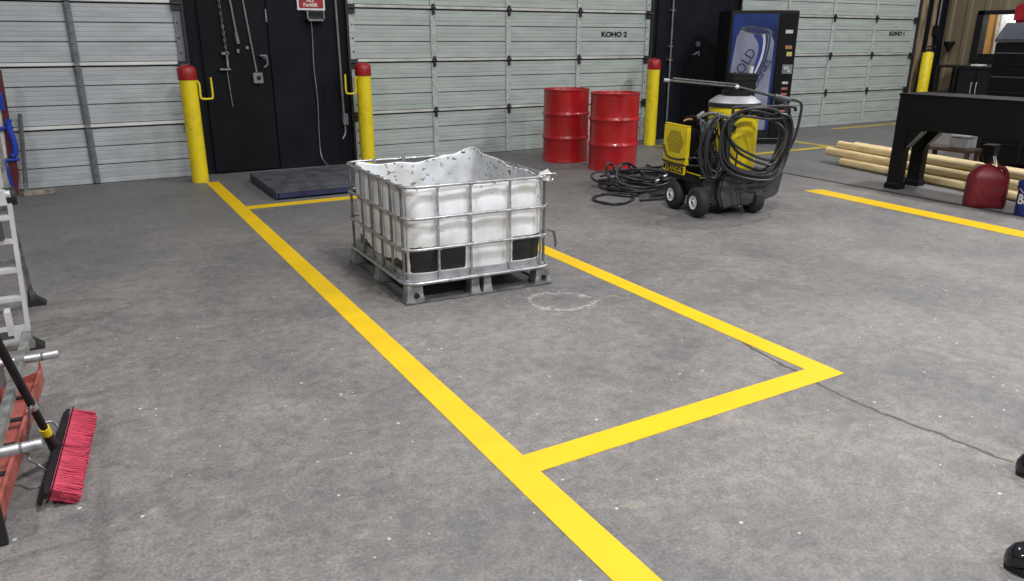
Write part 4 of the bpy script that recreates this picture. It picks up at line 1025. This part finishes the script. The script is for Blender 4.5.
# counter and cabinet along the side wall
cb = thing('base_cabinet', 'black two-door cabinet with silver handles against tan siding', 'cabinet', (14.55, 0, 0))
MB().box(0, .68, 7.88, 8.59, .06, 1.03).build('body', 'black', cb)
for y0, y1, hy in ((7.90, 8.235, 8.20), (8.255, 8.57, 8.29)):
    d = MB().box(-.018, 0, y0, y1, .10, 1.01, bev=.004).build('door', 'black', cb)
    MB().tube([(-.02, hy, .60), (-.045, hy, .61), (-.045, hy, .77), (-.02, hy, .78)], .009, 6, smooth=3).build('handle', 'lid', d)
MB().box(-.03, .70, 7.85, 8.61, 1.03, 1.07).build('cabinet_top', 'black', cb)
MB().box(.04, .68, 7.90, 8.57, 0, .06).build('plinth', 'hole', cb)
p_ = MB(); p_.box(14.62, 14.85, 8.26, 8.44, 1.0705, 1.10, bev=.008); tag(p_.build('folded_cloth', 'white'), 'white folded cloth at the end of the black cabinet top', 'cloth')
wt = thing('work_table', 'dark steel table between cabinet and yellow bollard', 'table', (14.62, 0, 0))
MB().box(0, .62, 8.66, 9.10, 1.03, 1.07).build('tabletop', 'black', wt)
for x_, y_ in ((.03, 8.69), (.58, 8.69), (.03, 9.06), (.58, 9.06)): MB().box(x_-.03, x_+.03, y_-.03, y_+.03, 0, 1.03).build('leg', 'black', wt)
MB().box(.0, .60, 8.7, 9.05, .54, .58).build('shelf', 'black', wt)

# ------------------------------------------------------------------ left edge: ladder, rack, tray, broom, wrapped panel
def ladder():
    t = thing('folding_ladder', 'white aluminium folding ladder standing at the left edge', 'ladder')
    y0 = 4.45; xr, xl = -.375, -.88
    yt = 4.47
    for x_, sx in ((xr, 1), (xl, -1)):
        b = MB(); b.loft([[(x_+dx*.010+(z*.05*sx if sx > 0 else 0), y0+dy*.022+z*.03, z) for dx, dy in ((-1, -1), (1, -1), (1, 1), (-1, 1))] for z in (.02, .76)])
        b.build('rail', 'alu', t)
        b = MB(); b.loft([[(x_+.012*sx+dx*.010+(z*.03*sx), y0+.045+dy*.022+z*.02, z) for dx, dy in ((-1, -1), (1, -1), (1, 1), (-1, 1))] for z in (.80, 1.75)])
        b.build('rail', 'grey_tube', t)
        hb = MB(); hb.cyl((x_+.02*sx, y0+.05, .79), (x_+.07*sx, y0+.05, .79), .045, seg=18); hb.build('hinge', 'dark', t, smooth=40)
        hb = MB(); hb.cyl((x_+.01*sx, y0-.0, .81), (x_+.05*sx, y0-.0, .81), .018, seg=12); hb.box(x_-.0, x_+.03*sx, y0-.03, y0+.04, .76, .83); hb.build('hinge_lock', 'alu', t, smooth=40)
        # rear leg
        b = MB(); b.loft([[(x_+dx*.012+o, yy+dy*.030, z) for dx, dy in ((-1, -1), (1, -1), (1, 1), (-1, 1))] for z, yy, o in ((.03, 5.20, 0), (.80, 4.60, .02*sx))])
        b.build('rear_rail', 'grey_tube', t)
        for yy in (4.42, 5.20):
            f = MB(); f.prism([(x_-.03*sx, .0), (x_+.065*sx, .0), (x_+.065*sx, .010), (x_+.02*sx, .05), (x_+.005*sx, .09), (x_-.02*sx, .10)], 'y', yy-.035, yy+.045)
            f.build('rubber_foot', 'dark', t)
    for k, z in enumerate((.09, .27, .42, .57, .69)):
        yy = y0+z*.03
        rg = MB().box(xl+.01, xr-.005+z*.05, yy-.022, yy+.022, z-.014, z+.014, bev=.004).build('rung', 'alu', t)
    MB().box(xl+.02, xr-.01, y0-.018, y0-.010, .585, .675).build('warning_label', 'hoodgrey', t)
    lb = MB().box(xl+.02, xr-.005, y0-.028, y0-.022, .045, .135).build('label_plate', 'alu', t)
    MB().box(xl+.06, xr-.06, y0-.031, y0-.028, .07, .11).build('label_print', 'hoodgrey', lb)
    for z in (.35, .70): MB().box(xl, xr, 5.20-z*.75-.012, 5.20-z*.75+.012, z-.012, z+.012).build('rear_rung', 'grey_tube', t)
ladder()

def rack():
    t = thing('tube_rack', 'grey steel tube rack with round arms at the left edge', 'rack')
    a, b_ = Vector((-.292, 3.46, .40)), Vector((-.372, 2.05, .40))
    d = (b_-a).normalized(); s_ = Vector((-d.y, d.x, 0)); 
    w_ = .0145
    b = MB(); b.loft([[p+s_*sx*w_+Vector((0, 0, sz*w_)) for sx, sz in ((-1, -1), (1, -1), (1, 1), (-1, 1))] for p in (a, b_)]); b.build('top_tube', 'grey_tube', t)
    b = MB(); b.loft([[p+s_*sx*w_+Vector((-.42, 0, sz*w_)) for sx, sz in ((-1, -1), (1, -1), (1, 1), (-1, 1))] for p in (a, b_)]); b.build('top_tube', 'grey_tube', t)
    for p in (a+d*.03, b_-d*.03):
        MB().box(p.x-.70, p.x-.66, p.y-.02, p.y+.02, 0, .42).build('post', 'grey_tube', t)
        MB().box(p.x-.70, p.x+.02, p.y-.02, p.y+.02, .355, .380).build('cross_tube', 'grey_tube', t)
    for x1, y1, x2 in ((-.185, 3.15, -.75), (-.228, 2.40, -.75)):
        b = MB(); b.lathe([(.009, -.0005), (.013, -.0005), (.0165, .004), (.0165, .8)], seg=20, m=T(x1, y1+.02, .40) @ RY(-PI/2)); ar = b.build('round_arm', 'arm', t, smooth=45)
        MB().lathe([(.0172, 0), (.0172, .008)], seg=20, m=T(x1-.05, y1+.02, .40) @ RY(-PI/2)).build('arm_band', 'steel_d', ar)
    b = MB(); b.cyl((-.40, 3.50, .46), (-.75, 3.50, .46), .030, seg=20); b.box(-.36, -.34, 3.47, 3.53, .40, .50); b.build('roller', 'alu', t, smooth=40)
    b = MB(); b.box(-.40, -.37, 3.18, 3.22, .30, .52); b.build('brace', 'grey_tube', t)
rack()

tr = thing('red_steel_tray', 'red painted steel channel tray under the tube rack', 'tray', (-.290, 3.70, 0), math.radians(-5.0))
b = MB(); b.box(-.42, 0, -1.12, 0, .085, .095); b.build('tray_bed', 'redsteel', tr)
b = MB(); b.box(-.012, .0, -1.12, .0, .0955, .15); b.build('side_lip', 'redsteel', tr)
b = MB(); b.box(-.15, -.138, -1.12, .0, .0955, .145); b.build('inner_lip', 'redsteel', tr)
b = MB(); b.prism([(-.14, .095), (-.012, .095), (0, .16), (0, .20), (-.02, .14), (-.12, .11)], 'y', -.006, 0); b.build('end_lip', 'redsteel', tr)
for k in range(5): MB().box(-.137, -.013, -1.06+k*.22, -1.035+k*.22, .0955, .103).build('slot', 'dark', tr)
MB().box(-.42, .0, -1.135, -1.1205, .005, .152).build('end_plate', 'dark', tr)
for y_ in (-1.0, -.1): MB().box(-.40, -.03, y_-.04, y_+.04, 0, .085).build('foot', 'dark', tr)

def broom():
    t = thing('push_broom', 'push broom with pink red bristles lying by the rack', 'broom')
    c = Vector((-.236, 3.055, .055)); ax = Vector((.075, .66, 0)).normalized(); out = Vector((.86, -.10, -.42)).normalized()
    up = ax.cross(out).normalized(); up = up if up.z > 0 else -up
    def fr(u, v, w): return c+ax*u+out*v+up*w
    L_ = .335
    b = MB(); secs = []
    for i in range(13):
        u = -L_+2*L_*i/12; cv = -.02*(u/L_)**2
        e = 1 if 0 < i < 12 else .6
        secs.append([fr(u, -.022*e+cv*0+q[0]*e, q[1]*e) for q in ((-.003, -.018), (.018, -.022), (.018, .022), (-.003, .018))])
    b.loft(secs); bk = b.build('broom_block', 'black', t, smooth=30)
    MB().loft([[fr(u, .002, w) for w in (-.024, .024)]+[fr(u, .007, w) for w in (.024, -.024)] for u in (-L_-.004, L_+.004)]).build('bumper', 'black', t)
    random.seed(5)
    for nm, u0, u1, mt in (('bristles', -L_+.012, -.010, 'pink'), ('bristles', .008, L_-.012, 'pink')):
        b = MB()
        nu = int((u1-u0)/.006)
        for i in range(nu):
            for j in range(6):
                u = u0+(u1-u0)*(i+.5)/nu; w = -.019+.0076*j
                ln_ = .094+random.uniform(-.008, .008); sp_ = 1.15
                tip = fr(u*1.02+random.uniform(-.008, .008), ln_, w*sp_+random.uniform(-.006, .006))
                if tip.z < .004: tip.z = .004
                root = fr(u, .0, w)
                m_ = (root+tip)/2
                b.tube([root, m_+Vector((0, 0, random.uniform(-.002, .002))), tip], lambda q: .0042-.0008*q, 4)
        b.build(nm, mt, t)
    # handle
    s0 = fr(0, -.02, .005); e_ = atz(0, 347, .62); dd = (e_-s0).normalized()
    e2 = s0+dd*1.40
    b = MB(); b.cyl(s0+dd*.06, e2, .0135, seg=14); b.build('handle', 'black', t, smooth=40)
    b = MB(); b.cyl(s0, s0+dd*.10, .020, .017, seg=14); b.build('socket', 'dark', t, smooth=40)
    b = MB(); b.cyl(s0+dd*.105, s0+dd*.15, .0175, seg=14); b.build('yellow_collar', 'wyellow', t, smooth=40)
    for sgn in (-1, 1):
        b = MB(); h0 = s0+dd*.30
        b.tube([h0, h0+ax*sgn*.05-up*.0, fr(sgn*.13, -.10, .03), fr(sgn*.175, -.055, .02), fr(sgn*.17, -.024, .0)], .0050, 6, smooth=6)
        b.build('brace', 'steel_d', t, smooth=50)
    b = MB(); b.cyl(s0+dd*.285, s0+dd*.31, .0165, seg=14); b.build('clamp', 'steel', t)
broom()

# wrapped panel, post and timber near the left door
wpn = thing('wrapped_panel', 'white panel with maroon edge tied by blue straps', 'panel')
Yp = 9.2
def slab(pts, y0, y1): 
    b = MB(); q = [aty(x, y, Yp) for x, y in pts]; b.prism([(v.x, v.z) for v in q], 'y', y0, y1); return b
slab([(-30, 95), (0, 95), (14, 197), (-14, 198.5)], Yp, Yp+.06).build('panel', 'white', wpn)
slab([(-4, 70), (1, 70), (19, 176), (18, 197), (13, 197)], Yp-.02, Yp+.07).build('edge', 'maroon', wpn)
for (a_, b_, c_, d_) in ((-20, 128, 13, 5), (-20, 160, 20, 5)):
    q = MB(); p1 = aty(a_, b_+3, Yp-.04); p2 = aty(c_, b_-1, Yp-.04); q.cyl(p1, p2, .018, seg=8); q.build('strap', 'strap', wpn)
b = MB(); b.tube([aty(x, y, Yp-.06) for x, y in ((9, 119), (8, 124), (10, 131), (13, 139), (15, 148), (15, 154), (12, 156))], .028, 8, smooth=4); b.build('clamp_handle', 'strap', wpn, smooth=50)
b = MB(); b.tube([aty(x, y, Yp-.05) for x, y in ((3, 160), (8, 172), (12, 186))], .016, 6, smooth=3); b.build('strap_tail', 'strap', wpn, smooth=50)
b = MB(); b.tube([aty(x, y, Yp-.05) for x, y in ((-2, 92), (1, 100), (2, 110))], .025, 6, smooth=3); b.build('strap_knot', 'strap', wpn, smooth=50)
b = MB(); p = aty(19, 116, 9.2); q = atz(27, 191); q.y = 9.15
b.tube([(p.x, 9.44, p.z), (q.x, 9.26, .0)], .022, 6); b.box(q.x-.05, q.x+.05, 9.21, 9.30, 0, .02); tag(b.build('metal_prop', 'galv', smooth=40), 'thin grey metal prop leaning on the left overhead door', 'prop')
tag(MB().box(-.55, -.27, 9.10, 9.19, .0, .045, bev=.005).build('timber_offcut', 'wood_floor'), 'short timber offcut on the floor by the left door', 'timber')
# ------------------------------------------------------------------ boots at the right edge
def boot(x, y, ang, lab):
    t = thing('black_boot', lab, 'boot', (x, y, 0), ang)
    # local x: from toe (0) to heel (.30)
    b = MB(); secs = []
    for xx, w_, h_ in ((0.0, .03, .03), (.008, .055, .050), (.03, .082, .068), (.07, .100, .078), (.12, .102, .088), (.17, .088, .112), (.20, .080, .13)):
        sec = []
        for k in range(16):
            a = 2*PI*k/16; c_, s_ = math.cos(a), math.sin(a)
            sec.append((xx, w_/2*math.copysign(abs(c_)**.8, c_), .014+h_/2+h_/2*math.copysign(abs(s_)**.8, s_)))
        secs.append(sec)
    for xx, w_, h_ in ((.25, .078, .13), (.285, .068, .12), (.30, .045, .10)):
        secs.append([(xx, w_/2*math.cos(2*PI*k/16), .014+h_/2+h_/2*math.sin(2*PI*k/16)) for k in range(16)])
    b.loft(secs); b.build('upper', 'boot', t, smooth=60)
    b = MB(); prs = [(-.004, 0), (.03, -.045), (.10, -.055), (.18, -.045), (.26, -.042), (.305, -.03), (.31, 0), (.305, .03), (.26, .042), (.18, .045), (.10, .055), (.03, .045)]
    b.prism(prs, 'z', 0, .022, bev=.004); b.build('sole', 'rubber', t)
    b = MB(); b.loft([[(cx+r*math.cos(2*PI*k/20), r*.85*math.sin(2*PI*k/20), z) for k in range(20)] for z, cx, r in ((.10, .235, .052), (.16, .24, .058), (.25, .245, .064), (.32, .245, .068))]); b.build('shaft', 'boot', t, smooth=60)
boot(2.285, .925, math.radians(-38), 'glossy black boot in the bottom right corner')
boot(2.865, 1.195, math.radians(-30), 'glossy black boot at right edge, higher in the picture')

# ------------------------------------------------------------------ lights
def area(name, loc, size, power, col=(1, 1, 1), target=None, sy=None):
    l = bpy.data.lights.new(name, 'AREA'); l.energy = power; l.color = col; l.shape = 'RECTANGLE'; l.size = size; l.size_y = sy or size
    o = bpy.data.objects.new(name, l); COL.objects.link(o); o.location = loc
    if target: o.rotation_euler = (Vector(target)-Vector(loc)).to_track_quat('-Z', 'Y').to_euler()
    return o
WHITE = (1, .99, .985)
for x_, y_, p_ in ((2.6, 1.6, 260), (9.2, -3.2, 560), (-3.6, 1.5, 190), (2.4, -3.6, 330), (9.6, 3.4, 260), (13.2, 7.0, 130), (3.4, 6.6, 70)):
    area('ceiling_lamp', (x_, y_, 6.2), .6, p_, WHITE, None, .4)
area('back_room_lamp', (15.75, 8.3, 2.5), .3, 24, WHITE)

wld = bpy.data.worlds.new('world'); SC.world = wld; wld.use_nodes = True
bg = wld.node_tree.nodes['Background']; bg.inputs['Color'].default_value = (.9, .95, 1.0, 1); bg.inputs['Strength'].default_value = .16

SC.view_settings.view_transform = 'Standard'; SC.view_settings.look = 'None'; SC.view_settings.gamma = 1
SC.view_settings.use_curve_mapping = False; SC.view_settings.exposure = .26
